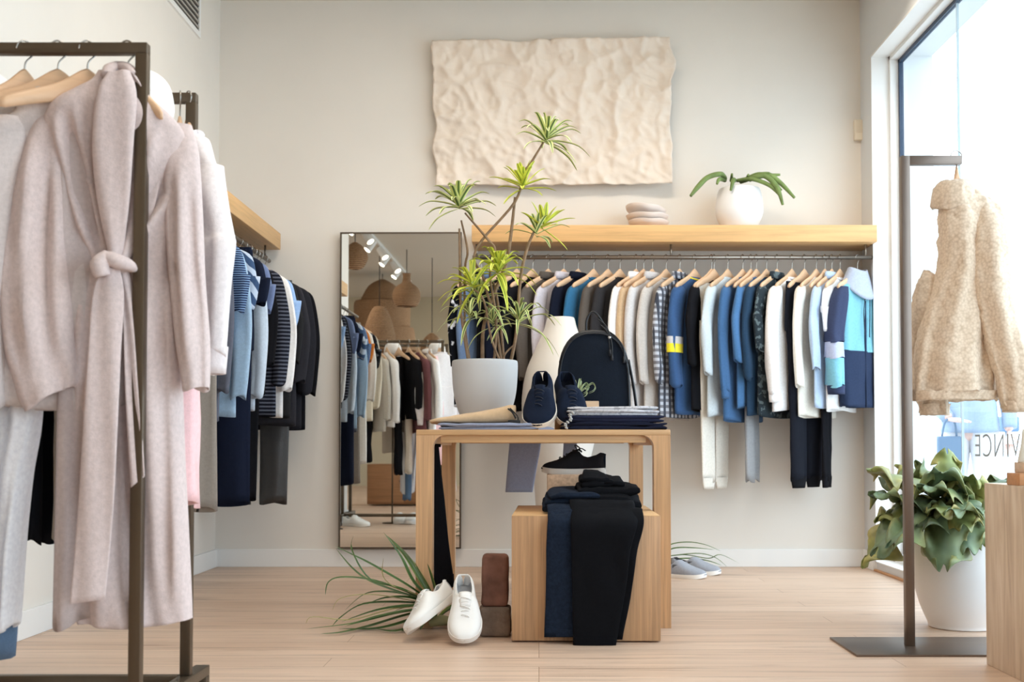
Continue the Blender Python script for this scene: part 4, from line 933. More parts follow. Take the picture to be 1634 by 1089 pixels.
# ---------------------------------------------------------------- on the table
def slabs(name, label, cat, x0, x1, y0, y1, z0, h_, mat, n=2, seed=0, group=None, skew=0.0):
    """a folded garment: n soft layers"""
    o = ((x0+x1)/2, (y0+y1)/2, z0); t = thing(name, label, cat, o, skew, group); w = (x1-x0)/2; d = (y1-y0)/2; th = h_/n
    for k in range(n):
        rnd = random.Random(seed*10+k); e = rnd.uniform(0, .012)
        pth = [(-w+e, w-e*2, -d+e+th*.5, th*(k+.5)), (-w+e*.5, w-e, -d*.3, th*(k+.5)), (-w+e*.6, w-e*1.4, d*.4, th*(k+.5)), (-w+e, w-e, d-th, th*(k+.5))]
        obj('folded_layer', strip(pth, th*1.04, 28, seed+k, min(.0045, th*.28)), mat, t)
    return t
FY = TY0+.03
# tan trousers and the blue pair below, front left
slabs('jeans', 'folded light blue jeans under the tan trousers', 'jeans', X(700, FY+.1), X(862, FY+.1), FY, FY+.34, TZ, .026, dust, 2, 3)
tanm = fabric('camel_twill', (204, 174, 138), var=.06)
o = (X(765, FY+.1), FY+.2, TZ+.026); t = thing('trousers', 'folded tan trousers rising to a black tag in front of the dracaena pot', 'trousers', o)
bm = nb(); q = []
for i in range(15):
    u = i/14; x = X(688+u*134, FY+.1)-o[0]; zt = .016+.068*u**1.05+.003*math.sin(u*7)
    if u > .93: zt *= .9
    ring = []
    for k in range(20):
        an = 2*math.pi*k/20; c_, s_ = math.copysign(abs(math.cos(an))**.6, math.cos(an)), math.copysign(abs(math.sin(an))**.6, math.sin(an))
        ring.append(Vector((x+.008*noise.noise(Vector((c_*3, s_*3, u*4))), .15*c_*(1-.25*u)-.02*u, zt*(.5+.5*s_)+.004*noise.noise(Vector((x*20, c_*4, 3))))))
    q.append(ring)
loft(bm, q, True, True, True); obj('body', bm, tanm, t)
bm = nb(); xk = X(818, FY)-o[0]
tube(bm, [(xk-.02, -.14, .06), (xk-.002, -.15, .045), (xk+.012, -.155, .02)], .0035, 6, 4); tube(bm, [(xk-.012, -.150, .062), (xk+.018, -.15, .03), (xk+.02, -.15, .008)], .003, 6, 4); obj('tag_cord', bm, plain('cord_black', (26, 26, 26), .7), t)
bm = nb(); bx(bm, xk-.02, xk+.03, -.165, -.145, -.004, .014, .004); obj('tag', bm, plain('cord_black', (26, 26, 26), .7), t)
# right pile
a, c = X(898, FY+.1), X(1060, FY+.1); GP = 'folded sweatshirts piled at the right of the table'
nvs = fabric('night_navy', (26, 30, 48)); 
slabs('sweatshirt', 'folded dark navy sweatshirt at the bottom of the right pile', 'sweatshirt', a-.012, c+.008, FY+.0, FY+.36, TZ, .030, nvs, 2, 41, GP)
slabs('sweatshirt', 'folded navy sweatshirt in the middle of the right pile', 'sweatshirt', a+.006, c-.006, FY+.005, FY+.36, TZ+.030, .028, fabric('navy_fleece', (34, 38, 60)), 2, 45, GP)
t = slabs('sweatshirt', 'folded pale grey sweatshirt on top of the right pile', 'sweatshirt', a+.01, c-.014, FY+.01, FY+.35, TZ+.058, .036, fabric('marl', (206, 206, 212), 'print', (176, 176, 184), 60), 3, 49, GP)
bm = nb()
for k in range(9):
    x = -.19-.006*math.sin(k*1.3); 
    tube(bm, [(x+.02-.004*k, -.175-.002*k, .012-.0075*k), (x+.027-.004*k, -.183-.002*k, .007-.0075*k)], .0045, 6)
obj('drawcord', bm, fabric('braid', (230, 230, 226), 'hstripe', (30, 34, 50), 160), t)

# dracaena in its grey pot
potm = plain('cool_grey_pot', (206, 207, 209), .7, 0, .3, .02, 4)
PY = TY0+.62; pcx = X(773.5, PY); sc_ = X(826, PY)-pcx; pr_z = Z(578, PY)-TZ
t = thing('dracaena', 'variegated dracaena with long bare stems in a pale grey pot on the table', 'potted plant', (pcx, PY, TZ))
bm = nb(); r0 = sc_
lathe(bm, [(.0001, 0), (r0*.50, 0), (r0*.60, pr_z*.06), (r0*.80, pr_z*.28), (r0*.95, pr_z*.55), (r0*1.0, pr_z*.85), (r0*.995, pr_z*1.0), (r0*.93, pr_z*.998), (r0*.9, pr_z*.85), (r0*.88, pr_z*.8), (.0001, pr_z*.8)], 56, 0, 0, False, False, 4); obj('pot', bm, potm, t)
bm = nb(); lathe(bm, [(.0001, pr_z*.9), (r0*.92, pr_z*.9)], 24, 0, 0, False, False); obj('soil', bm, MC['soil'], t)
org = Vector((pcx, PY, TZ)); stemm = plain('dracaena_bark', (146, 120, 96), .8, 0, .2, .25, 30, .6, 120)
def PP(px, py, dy=0): return tuple(W(px, py, PY+dy)-org)
stems = [([(748, 580), (736, 500), (734, 420), (733, 365)], 0, .006), ([(750, 580), (742, 520), (742, 430), (746, 400), (736, 352)], .03, .0055), ([(770, 582), (772, 520), (792, 460), (810, 410), (822, 315)], .02, .008), ([(788, 582), (792, 510), (782, 440), (790, 400), (778, 382), (742, 340)], -.02, .0055),
         ([(800, 582), (790, 510), (778, 470), (770, 440), (757, 415), (768, 385), (822, 322), (836, 276), (846, 262), (868, 226)], -.01, .006), ([(804, 582), (800, 530), (792, 470), (786, 448)], .04, .006), ([(814, 582), (824, 530), (830, 450), (840, 400), (852, 370)], .0, .007),
         ([(802, 582), (806, 565), (823, 548)], -.04, .004), ([(800, 582), (784, 540), (772, 480), (756, 462)], -.05, .005)]
for pl, dy, r in stems:
    bm = nb(); tube(bm, [PP(a, c, dy) for a, c in pl], [r*1.15]+[r]*(len(pl)-2)+[r*.75], 8, 5); obj('stem', bm, stemm, t)
leafm = uvmat('dracaena_leaf', [(0, (226, 230, 160)), (.26, (218, 224, 146)), (.36, (96, 122, 68)), (.5, (80, 108, 60)), (.64, (96, 122, 68)), (.74, (218, 224, 146)), (1, (226, 230, 160))])
leafy = uvmat('dracaena_young', [(0, (226, 230, 96)), (.36, (216, 222, 84)), (.45, (120, 146, 56)), (.55, (120, 146, 56)), (.64, (216, 222, 84)), (1, (226, 230, 96))])
def rosette(px, py, dy, n, ln, seed, mat, axis=(0, 0, 1), w=.020, droop=.5):
    rnd = random.Random(seed); c = Vector(PP(px, py, dy)); ax = Vector(axis).normalized(); s1 = ax.orthogonal().normalized(); s2 = ax.cross(s1); bm = nb()
    for i in range(n):
        f = i/n; a = i*2.399+rnd.uniform(-.2, .2); el = R(78)-f*R(88)+rnd.uniform(-.12, .12); l = ln*(.7+.4*math.sin(f*2.6)+rnd.uniform(-.08, .12))
        d = (s1*math.cos(a)+s2*math.sin(a))*math.cos(el)+ax*math.sin(el)
        b0 = c-ax*(f*.035); g = Vector((0, 0, -1))
        pts = [b0, b0+d*l*.35+g*l*.01, b0+d*l*.7+g*l*droop*.10, b0+d*l*.96+g*l*droop*.34]
        blade(bm, pts, w, sub=4, v=.18)
    obj('leaf_cluster', bm, mat, t)
for args in ((731, 322, .0, 24, .15, 1, leafm, (-.1, -.2, 1), .022, .6), (834, 292, -.02, 15, .125, 2, leafy, (0, -.6, .8), .020, .3), (874, 217, -.01, 20, .15, 3, leafm, (.3, -.3, .9), .019, .7), (870, 356, .0, 9, .12, 4, leafy, (.5, -.3, .8), .021, .2), (856, 368, .0, 7, .13, 14, leafm, (.0, -.3, .9), .018, .6),
             (795, 428, -.03, 22, .15, 5, leafy, (.1, -.6, .8), .020, .8), (751, 452, -.04, 14, .14, 6, leafy, (-.5, -.3, .7), .020, .6), (764, 470, .02, 14, .15, 7, leafm, (.1, -.3, .8), .018, 1.0), (829, 508, .0, 15, .17, 8, leafm, (.15, -.3, .8), .016, 1.0), (786, 512, -.02, 8, .13, 9, leafm, (-.1, -.4, .8), .014, 1.0), (748, 500, .03, 11, .13, 10, leafm, (-.2, -.3, .8), .014, .9)):
    rosette(args[0], args[1], args[2], int(args[3]*1.35), args[4]*1.18, args[5], args[6], args[7], args[8]*1.25, args[9]*1.3)

# tall cream floor vase behind the table
VY = TY1+.62; vx = X(895, VY); e_ = X(917, VY)-vx
def vz(py): return Z(py, VY)
bm = nb(); prof = [(.0001, 0), (e_*2.0, 0), (e_*2.15, .03), (e_*1.9, vz(790)), (e_*2.0, vz(740)), (e_*2.55, vz(690)), (e_*2.85, vz(645)), (e_*2.5, vz(590)), (e_*1.75, vz(555)), (e_*1.2, vz(530)), (e_*1.0, vz(509)), (e_*.9, vz(510)), (e_*1.0, vz(535)), (e_*1.2, vz(560))]
prof = [(.0001, 0), (e_*1.55, 0), (e_*1.7, .04), (e_*1.75, vz(860)), (e_*1.85, vz(800)), (e_*2.1, vz(740)), (e_*2.6, vz(690)), (e_*2.85, vz(645)), (e_*2.55, vz(595)), (e_*1.8, vz(555)), (e_*1.25, vz(528)), (e_*1.0, vz(509)), (e_*.9, vz(510)), (e_*1.1, vz(530)), (e_*1.4, vz(548))]
lathe(bm, prof, 56, 0, 0, False, False, 5); o = obj('floor_vase', bm, plain('cream_ceramic', (224, 218, 210), .6, 0, .3, .02, 5)); o.location = (vx, VY, 0); tag(o, 'tall cream bottle shaped floor vase standing behind the table', 'vase')

# backpack
BPY = TY0+.42; o = (X(947, BPY), BPY, TZ); t = thing('backpack', 'navy backpack with a rope pull standing on the table', 'backpack', o)
pkm = fabric('backpack_navy', (26, 32, 42), var=.12); pkl = plain('backpack_leather', (30, 32, 38), .45, 0, .4, .1, 30, .3, 90)
def outl(g, n=48):
    pts = [(888, 648), (889, 612), (893, 580), (902, 556), (922, 538), (947, 532), (970, 536), (988, 550), (996, 572), (1001, 610), (1006, 648)]
    P = [Vector((X(a, BPY)-o[0], 0, max(0, Z(c+36, BPY)-o[2]+.0))) for a, c in pts]
    return P
def bag_outline(s_, dz=0):
    # arch: bottom flat, rounded top, slightly leaning right
    H = Z(531, BPY)-TZ; Wd = (X(1004, BPY)-X(889, BPY))/2; P = []
    for k in range(40):
        a = R(-90)+2*math.pi*k/40; c_, s2 = math.cos(a), math.sin(a)
        e = .42 if s2 < 0 else .78
        x = Wd*math.copysign(abs(c_)**e, c_); z = H*.5+H*.5*math.copysign(abs(s2)**e, s2)
        x *= 1.04-.10*(z/H); P.append(Vector((x*s_, 0, H*.5+(z-H*.5)*s_)))
    return P
bm = nb(); rings = []
for y, s_ in ((-.060, .90), (-.068, .95), (-.060, .985), (-.03, 1.0), (.03, 1.0), (.055, .98), (.062, .93)):
    rings.append([p+Vector((0, y, 0)) for p in bag_outline(s_)])
rings.insert(0, [Vector((p.x*.86, -.066-.008*(1-(p.x/.2)**2), .5*rings[0][0].z*0+p.z)) for p in [Vector((q.x, 0, q.z)) for q in bag_outline(.80)]])
loft(bm, rings, True, True, True); obj('body', bm, pkm, t)
for s_, y, r in ((.955, -.067, .004), (1.0, -.03, .003)):
    bm = nb(); P = bag_outline(s_); tube(bm, [tuple(p+Vector((0, y, 0))) for p in P+[P[0]]], r, 6); obj('piping', bm, pkl, t)
H = Z(531, BPY)-TZ
bm = nb(); rings = []
for k in range(17):
    a = R(20)+R(140)*k/16; P_ = bag_outline(1.006); idx = [p for p in P_]
    i = int(round((a-R(-90))/(2*math.pi)*40)) % 40; p = P_[i]; rings.append([p+Vector((0, -.062, -.012)), p+Vector((0, -.05, .004)), p+Vector((0, .045, .004)), p+Vector((0, .055, -.012))])
loft(bm, rings, False); obj('zip_gusset', bm, pkl, t, solid=.004)
bm = nb(); tube(bm, [(-.03, .0, H-.005), (-.03, 0, H+.05), (-.012, 0, H+.085), (.01, 0, H+.085), (.04, 0, H+.045), (.065, 0, H-.004)], .006, 8, 5, flat=.8); obj('carry_handle', bm, pkl, t)
for pts in ([(.02, -.02, H+.055), (.055, -.045, H+.02), (.075, -.075, H-.05), (.076, -.082, H-.11)], [(.05, -.03, H+.01), (.09, -.06, H-.02), (.125, -.07, H-.07), (.128, -.072, H-.12)], [(.03, -.03, H+.03), (.06, -.06, H-.01), (.068, -.08, H-.09)]):
    bm = nb(); tube(bm, pts, .0032, 6, 5); pc = obj('pull_cord', bm, pkl, t); bm = nb(); e = pts[-1]; tube(bm, [(e[0], e[1], e[2]+.01), (e[0], e[1], e[2]-.018)], [.005, .007], 8); obj('cord_end', bm, pkl, pc)
bm = nb(); tube(bm, [(.155, .03, H*.72), (.176, .0, H*.42), (.190, 0, .06), (.186, .0, .02)], .016, 8, 5, flat=.4); obj('shoulder_strap', bm, pkl, t)
bm = nb(); tube(bm, [(.066, -.066, H-.028), (.066, -.074, H-.028)], .007, 12); obj('rivet', bm, plain('nickel', (190, 190, 190), .25, 1), t)
# wooden tray with air plant
AY = TY0+.30; t = thing('wooden_block', 'small pale wooden block beside the navy shoes under the air plant', 'wooden block', (X(925, AY), AY, TZ))
box('block', X(885, AY)-X(925, AY), X(955, AY)-X(925, AY), -.05, .05, 0, Z(641, AY)-TZ, wood('pale_block', (204, 172, 140), 'X'), t, .003)
o = (X(921, AY), AY, Z(641, AY)); t = thing('air_plant', 'small curly grey green air plant in front of the backpack', 'air plant', o)
airm = uvmat('air_leaf', [(0, (186, 200, 160)), (.5, (150, 170, 128)), (1, (186, 200, 160))]); rnd = random.Random(5)
for i in range(16):
    a = rnd.uniform(0, 6.28); bm = nb(); l = rnd.uniform(.05, .1); d = Vector((math.cos(a)*.6, math.sin(a)*.5, rnd.uniform(.2, 1.1))).normalized(); c0 = Vector((0, 0, .012+.004*i/3))
    blade(bm, [c0, c0+d*l*.5, c0+d*l*.9+Vector((0, 0, -.004)), c0+d*l*.85+Vector((.012*math.cos(a), 0, -.028)), c0+d*l*.65+Vector((0, 0, -.03))], .010, sub=4, v=.3); obj('leaf', bm, airm, t)

# ---------------------------------------------------------------- shoes
def shoe(name, label, loc, rot, upper, sole, lining, lace, L=.285, sw=.104, slip=False, group=None, toe_h=.048, stripe=None, bow=False, parent_scale=1.0):
    """low shoe, toe along -y, sole on z=0, centre at heel-toe middle"""
    t = thing(name, label, 'shoe', loc, 0, group); t.rotation_euler = rot; t.scale = (parent_scale,)*3
    def wid(u): # half width along the length, 0 heel .. 1 toe
        return sw/2*(.70+.10*math.sin(u*3.1)+.36*math.exp(-((u-.70)/.26)**2))*(min(1, (u/.09)**.5) if u < .09 else 1)*(max(0, 1-((u-.80)/.20)**2.4)**.5 if u > .80 else 1)+.0008
    def offx(u): return .006*math.sin(u*3)
    us = [0, .012, .035, .07]+[.1+.035*i for i in range(20)]+[.8, .84, .88, .91, .94, .96, .98, .992, 1.0]
    Y_ = lambda u: L*(.5-u)
    # sole
    bm = nb(); rings = []
    for u in us:
        w = wid(u)+.003; sh = .026-.004*math.sin(u*3.1); lift = .010*max(0, (u-.82)/.18)**2
        rings.append([Vector((offx(u)-w, Y_(u)+(0), .004+lift)), Vector((offx(u)-w*.96, Y_(u), lift)), Vector((offx(u)+w*.96, Y_(u), lift)), Vector((offx(u)+w, Y_(u), .004+lift)), Vector((offx(u)+w, Y_(u), sh+lift*.5)), Vector((offx(u)+w*.9, Y_(u), sh+.001+lift*.5)), Vector((offx(u)-w*.9, Y_(u), sh+.001+lift*.5)), Vector((offx(u)-w, Y_(u), sh+lift*.5))])
    loft(bm, rings, True, True, True)
    for v_ in bm.verts: 
        if v_.co.y > L*.498: v_.co.y += .003
    obj('sole', bm, sole, t, True, angle=35)
    # upper
    def hgt(u): # crest height
        pts = [(0, .080), (.06, .086), (.15, .074), (.27, .066), (.36, .072), (.42, .092), (.47, .096), (.55, .084), (.66, .068), (.78, .055), (.88, toe_h), (.95, toe_h*.86), (1, .026)]
        for (a, x), (b_, y) in zip(pts, pts[1:]):
            if a <= u <= b_: s_ = (u-a)/(b_-a); s_ = s_*s_*(3-2*s_)*.5+s_*.5; return x+(y-x)*s_
    op = .43
    def hole(u): return (.030*(max(0, 1-((u-.20)/.24)**2))**.5) if -.04 < u < .44 else 0
    bm = nb(); bl = nb(); rings = []; lr = []
    for u in us:
        w = wid(u)*(.97 if u > .05 else .97); h_ = hgt(u); z0 = .022; ho = hole(u); ring = []
        n = 12
        for sd in (1, -1):
            seq = []
            for k in range(n+1):
                a = (math.pi/2)*k/n
                x = w*math.cos(a)**(.62 if ho == 0 else .55); z = z0+(h_-z0)*math.sin(a)**(.75)
                if ho > 0:
                    x = ho+(w-ho)*math.cos(a)**(.8); 
                seq.append(Vector((offx(u)+sd*x, Y_(u), z)))
            if sd == 1: A_ = seq
            else: B_ = seq
        rings.append((A_, B_, ho, u))
    va = [[bm.verts.new(p) for p in r[0]] for r in rings]; vb = [[bm.verts.new(p) for p in r[1]] for r in rings]
    for S_ in (va, vb):
        for i in range(len(us)-1):
            for k in range(n): bm.faces.new((S_[i][k], S_[i][k+1], S_[i+1][k+1], S_[i+1][k]))
    bmesh.ops.remove_doubles(bm, verts=bm.verts[:], dist=.0004)
    up = obj('upper', bm, upper, t, solid=.0035)
    # lining
    bm = nb(); R_ = []
    for (A_, B_, ho, u) in rings:
        if ho > .002:
            h_ = hgt(u)-.002; c = offx(u)
            R_.append([Vector((c+ho, Y_(u), h_)), Vector((c+ho*1.15, Y_(u), h_*.6+.01)), Vector((c+ho*.9, Y_(u), .032)), Vector((c, Y_(u), .030)), Vector((c-ho*.9, Y_(u), .032)), Vector((c-ho*1.15, Y_(u), h_*.6+.01)), Vector((c-ho, Y_(u), h_))])
    loft(bm, R_, False); obj('lining', bm, lining, t, solid=.002)
    bm = nb(); R_ = []
    for (A_, B_, ho, u) in rings:
        if ho > .002: R_.append((offx(u), ho, Y_(u), hgt(u)))
    pts = [(c+ho, y, z+.0005) for c, ho, y, z in R_]+[(c-ho, y, z+.0005) for c, ho, y, z in reversed(R_)]; pts.append(pts[0])
    tube(bm, pts, .0028, 6, 1); obj('collar_edge', bm, lining if slip else upper, t)
    if slip:
        for sd in (-1, 1):
            bm = nb(); u0 = .44; p = (offx(u0)+sd*wid(u0)*.86, Y_(u0), .058)
            bx(bm, p[0]-.003, p[0]+.003, p[1]-.016, p[1]+.016, .038, .074, .002); obj('elastic_gore', bm, plain('gore_dark', (90, 92, 98), .8), t)
        return t
    bm = nb(); R_ = []
    for i in range(6):
        u = .37+.045*i; h_ = hgt(u)+.004+(.016 if i == 0 else .008 if i == 1 else 0); R_.append([Vector((offx(u)+q*.022, Y_(u)+(.0), h_-.0045*(abs(q)**2)*1.2)) for q in (-1, -.5, 0, .5, 1)])
    loft(bm, R_, False); obj('tongue', bm, upper, t, solid=.003)
    for i in range(6):
        u = .44+.052*i; h_ = hgt(u); bm = nb(); u2 = u+(.02 if i % 2 else -.004)
        x = .021-.0008*i
        tube(bm, [(offx(u)-x, Y_(u), h_-.004), (offx(u)-x*.5, Y_(u), h_+.0055), (offx(u)+x*.5, Y_(u2), h_+.0055), (offx(u)+x, Y_(u2), h_-.004)], .0024, 6, 4, flat=.7); obj('lace', bm, lace, t)
    if bow:
        for sd in (-1, 1):
            bm = nb(); y = Y_(.44); h_ = hgt(.44)+.006; tube(bm, [(0, y, h_), (sd*.02, y-.01, h_+.018), (sd*.04, y+.0, h_+.016), (sd*.028, y+.012, h_+.004), (0, y, h_)], .002, 6, 5); obj('lace', bm, lace, t)
            bm = nb(); tube(bm, [(0, y, h_), (sd*.018, y+.016, h_+.006), (sd*.024, y+.034, h_-.004)], .002, 6, 5); obj('lace', bm, lace, t)
    return t
wl = plain('white_leather', (240, 240, 238), .45, 0, .4, .01, 5); wsole = plain('white_rubber', (236, 234, 230), .55); glin = plain('grey_lining', (160, 162, 166), .8)
wlace = plain('white_lace', (232, 232, 230), .8)
nsue = fabric('navy_suede', (25, 33, 50)); nlin = fabric('navy_lining', (18, 22, 32)); csole = plain('cream_rubber', (234, 226, 214), .55)
# two navy sneakers standing on their toes, soles turned back
from mathutils import Euler
for px, lab, rz_, dy in ((862, 'navy suede sneaker stood on its toe beside the folded tan trousers', R(-9), 0), (905, 'navy suede sneaker stood on its toe, left of the air plant', R(12), .04)):
    Y = TY0+.15+dy; ln = (Z(606, Y)-TZ)*1.03
    shoe('sneaker', lab, (X(px, Y), Y, TZ+.272*.5*math.sin(R(43))*.99), (R(43), 0, rz_), nsue, csole, nlin, plain('navy_lace', (24, 30, 46), .8), L=.272, sw=.116, group='pair of navy sneakers on the table', parent_scale=1.0)
# black sneaker on a cork block
SY = BY0+.5; zt = Z(757, SY)
t = thing('cork_block', 'pale cork riser under the black sneaker on the oak bench', 'riser', (X(905, SY), SY, BZ))
box('block', X(873, SY)-X(905, SY), X(948, SY)-X(905, SY), -.07, .07, 0, zt-BZ, plain('cork', (196, 166, 140), .85, 0, .2, .2, 60, .5, 100), t, .004)
shoe('sneaker', 'black suede sneaker with tied laces on the cork riser under the table', (X(915, SY), SY, zt), (0, 0, R(-90)), fabric('black_suede', (30, 28, 30)), plain('stone_rubber', (196, 188, 180), .6), nlin, plain('black_lace', (26, 24, 26), .8), L=.262, bow=True)
# white sneakers leaning on the bricks
by = TY0-.42
A_ = W(738, 1028, 4.10)
shoe('sneaker', 'white leather sneaker facing the camera, heel propped against the brick', (X(739, 4.33, 975), 4.345, .087), (R(36), 0, R(4)), wl, wsole, glin, wlace, L=.285, sw=.104, group='pair of white sneakers on the floor')
shoe('sneaker', 'white leather sneaker leaning sideways with its toe to the left', (X(690, 4.36, 975), 4.42, .080), Euler((R(24), R(-30), R(-47))).to_matrix().to_euler(), wl, wsole, glin, wlace, L=.285, sw=.104, group='pair of white sneakers on the floor')
# bricks
brm = plain('old_brick', (118, 84, 72), .9, 0, .2, .35, 14, .8, 40); brm2 = plain('old_brick_grey', (122, 106, 94), .9, 0, .2, .35, 14, .8, 40)
def brick(label, x0, x1, y0, y1, z0, z1, m_, seed, grp):
    bm = nb(); bx(bm, -(x1-x0)/2, (x1-x0)/2, -(y1-y0)/2, (y1-y0)/2, 0, z1-z0, .016, 3)
    bmesh.ops.subdivide_edges(bm, edges=bm.edges[:], cuts=3, use_grid_fill=True)
    for v_ in bm.verts: v_.co += Vector((noise.noise(v_.co*18+Vector((seed, 0, 0))), noise.noise(v_.co*18+Vector((0, seed, 5))), .3*noise.noise(v_.co*18+Vector((3, 0, seed)))))*.004
    o_ = obj('brick', bm, m_); o_.location = ((x0+x1)/2, (y0+y1)/2, z0); tag(o_, label, 'brick', grp)
Yb2 = 4.42; z1 = Z(970, Yb2); z2 = Z(886, Yb2+.02)
brick('greyish old brick on the floor, under the upright brick', X(764, Yb2, 1000), X(815, Yb2, 1000), Yb2, Yb2+.11, 0, z1, brm2, 1, 'two stacked bricks')
brick('reddish old brick standing upright on the floor brick', X(768, Yb2, 930), X(811, Yb2, 930), Yb2+.01, Yb2+.10, z1, z2, brm, 7, 'two stacked bricks')
# grey slip-on shoes by the back wall
gs = fabric('grey_suede', (152, 156, 166)); 
for px, Y, lab in ((1092, 6.42, 'grey slip-on shoe nearer the camera, right of the table'), (1116, 6.60, 'grey slip-on shoe nearer the back wall')):
    shoe('slip_on_shoe', lab, (X(px, Y, 900)-.02, Y, 0), (0, 0, R(62)), gs, plain('white_rubber', (236, 234, 230), .55), fabric('dark_lining', (70, 70, 76)), None, L=.29, sw=.11, slip=True, group='pair of grey slip-on shoes')

# ---------------------------------------------------------------- grass plants on the floor
grassm = uvmat('yucca_leaf', [(0, (96, 118, 56)), (.12, (120, 140, 70)), (.3, (52, 84, 42)), (.5, (78, 108, 58)), (.7, (46, 78, 40)), (1, (96, 118, 56))], .4)
dryg = uvmat('dry_leaf', [(0, (176, 160, 110)), (.5, (130, 132, 80)), (1, (176, 160, 110))], .6)
GY = 4.62; base = W(694, 962, GY); base.z = max(.05, base.z)
t = thing('yucca', 'spiky green yucca rosette lying on the floor left of the white sneakers', 'plant', (base.x, GY, 0))
ob = Vector((base.x, GY, 0)); rnd = random.Random(8)
LV = [([(690, 960), (660, 930), (640, 890), (612, 850)], .022), ([(692, 962), (665, 915), (645, 885), (618, 856)], .032), ([(688, 962), (650, 935), (590, 900), (560, 885), (535, 872)], .018), ([(690, 962), (620, 940), (585, 925), (560, 905), (536, 876)], .016), ([(690, 962), (640, 940), (590, 925), (562, 880), (564, 855)], .014),
      ([(690, 964), (640, 942), (590, 926), (545, 922), (524, 930), (519, 950)], .016), ([(690, 966), (640, 962), (580, 965), (545, 985), (530, 1000)], .018), ([(690, 970), (650, 975), (600, 985), (560, 996), (490, 1004)], .016), ([(690, 972), (640, 985), (590, 1000), (545, 1010), (512, 1012)], .022), ([(690, 974), (650, 992), (600, 1004), (540, 1004)], .024),
      ([(692, 970), (650, 968), (600, 975), (545, 993)], .022), ([(690, 968), (655, 955), (615, 955), (585, 965)], .020), ([(692, 972), (665, 985), (650, 1004), (640, 1008)], .024), ([(690, 964), (650, 950), (610, 945), (580, 950), (550, 975)], .016), ([(694, 962), (675, 925), (660, 895)], .03), ([(690, 965), (660, 948), (630, 938), (611, 920), (612, 890)], .010),
      ([(698, 964), (690, 930), (682, 900)], .028), ([(690, 968), (630, 972), (560, 990), (500, 985), (488, 996)], .010), ([(690, 966), (600, 950), (545, 955), (530, 975)], .008), ([(692, 974), (665, 998), (630, 1008), (600, 1004)], .022), ([(692, 972), (640, 978), (590, 990), (550, 1000)], .02), ([(696, 976), (680, 990), (670, 1006)], .022)]
for i, (pl, w) in enumerate(LV):
    bm = nb(); n_ = len(pl); dyy = rnd.uniform(-.12, .12); P = []
    for k, (a, c) in enumerate(pl):
        f = k/(n_-1); Yk = GY+dyy*f-.02; p = W(a, c, Yk)
        if p.z < .006:  # lies on the floor: slide it towards the camera along the view ray
            for _ in range(60):
                if p.z >= .006: break
                Yk -= .02; p = W(a, c, Yk)
            p.z = max(p.z, .006)
        P.append(p-ob)
    blade(bm, P, w*.9, sub=5, v=.22, up=Vector((0, -.5, 1)).normalized(), prof=lambda s_: (min(1, .55+1.6*s_)*max(0, 1-s_**2.2)**.9+.03)); obj('leaf', bm, dryg if w <= .010 else grassm, t)
for i in range(8):
    a = rnd.uniform(0, 6.28); bm = nb(); e = Vector((math.cos(a)*.16, abs(math.sin(a))*.22, rnd.uniform(.02, .10))); blade(bm, [Vector((0, 0, .03)), e*.5+Vector((0, 0, .05)), e], .02, v=.2); obj('leaf', bm, grassm, t)
bm = nb(); tube(bm, [(-.02, 0, .02), (.02, 0, .035), (.06, .02, .03)], [.012, .022, .015], 10, 4); obj('crown', bm, plain('yucca_crown', (150, 148, 110), .8), t)
Gy2 = 6.78; t = thing('yucca', 'long leaved yucca lying by the baseboard behind the grey slip-on shoes', 'plant', (X(1050, Gy2, 890), Gy2, 0)); ob = Vector((X(1050, Gy2, 890), Gy2, 0))
for pl, w in (([(1050, 885), (1070, 870), (1098, 866), (1125, 870), (1150, 880)], .012), ([(1050, 888), (1075, 876), (1105, 875), (1140, 878)], .014), ([(1050, 892), (1090, 886), (1130, 892), (1150, 886), (1180, 900)], .010), ([(1050, 895), (1100, 892), (1130, 896), (1152, 903)], .014), ([(1050, 890), (1110, 884), (1140, 890), (1160, 905)], .01)):
    bm = nb(); P = [W(a, c, Gy2-.06)-ob for a, c in pl]
    for p in P: p.z = max(p.z, .006)
    blade(bm, P, w, sub=5, v=.2, up=Vector((0, -.5, 1)).normalized()); obj('leaf', bm, grassm, t)
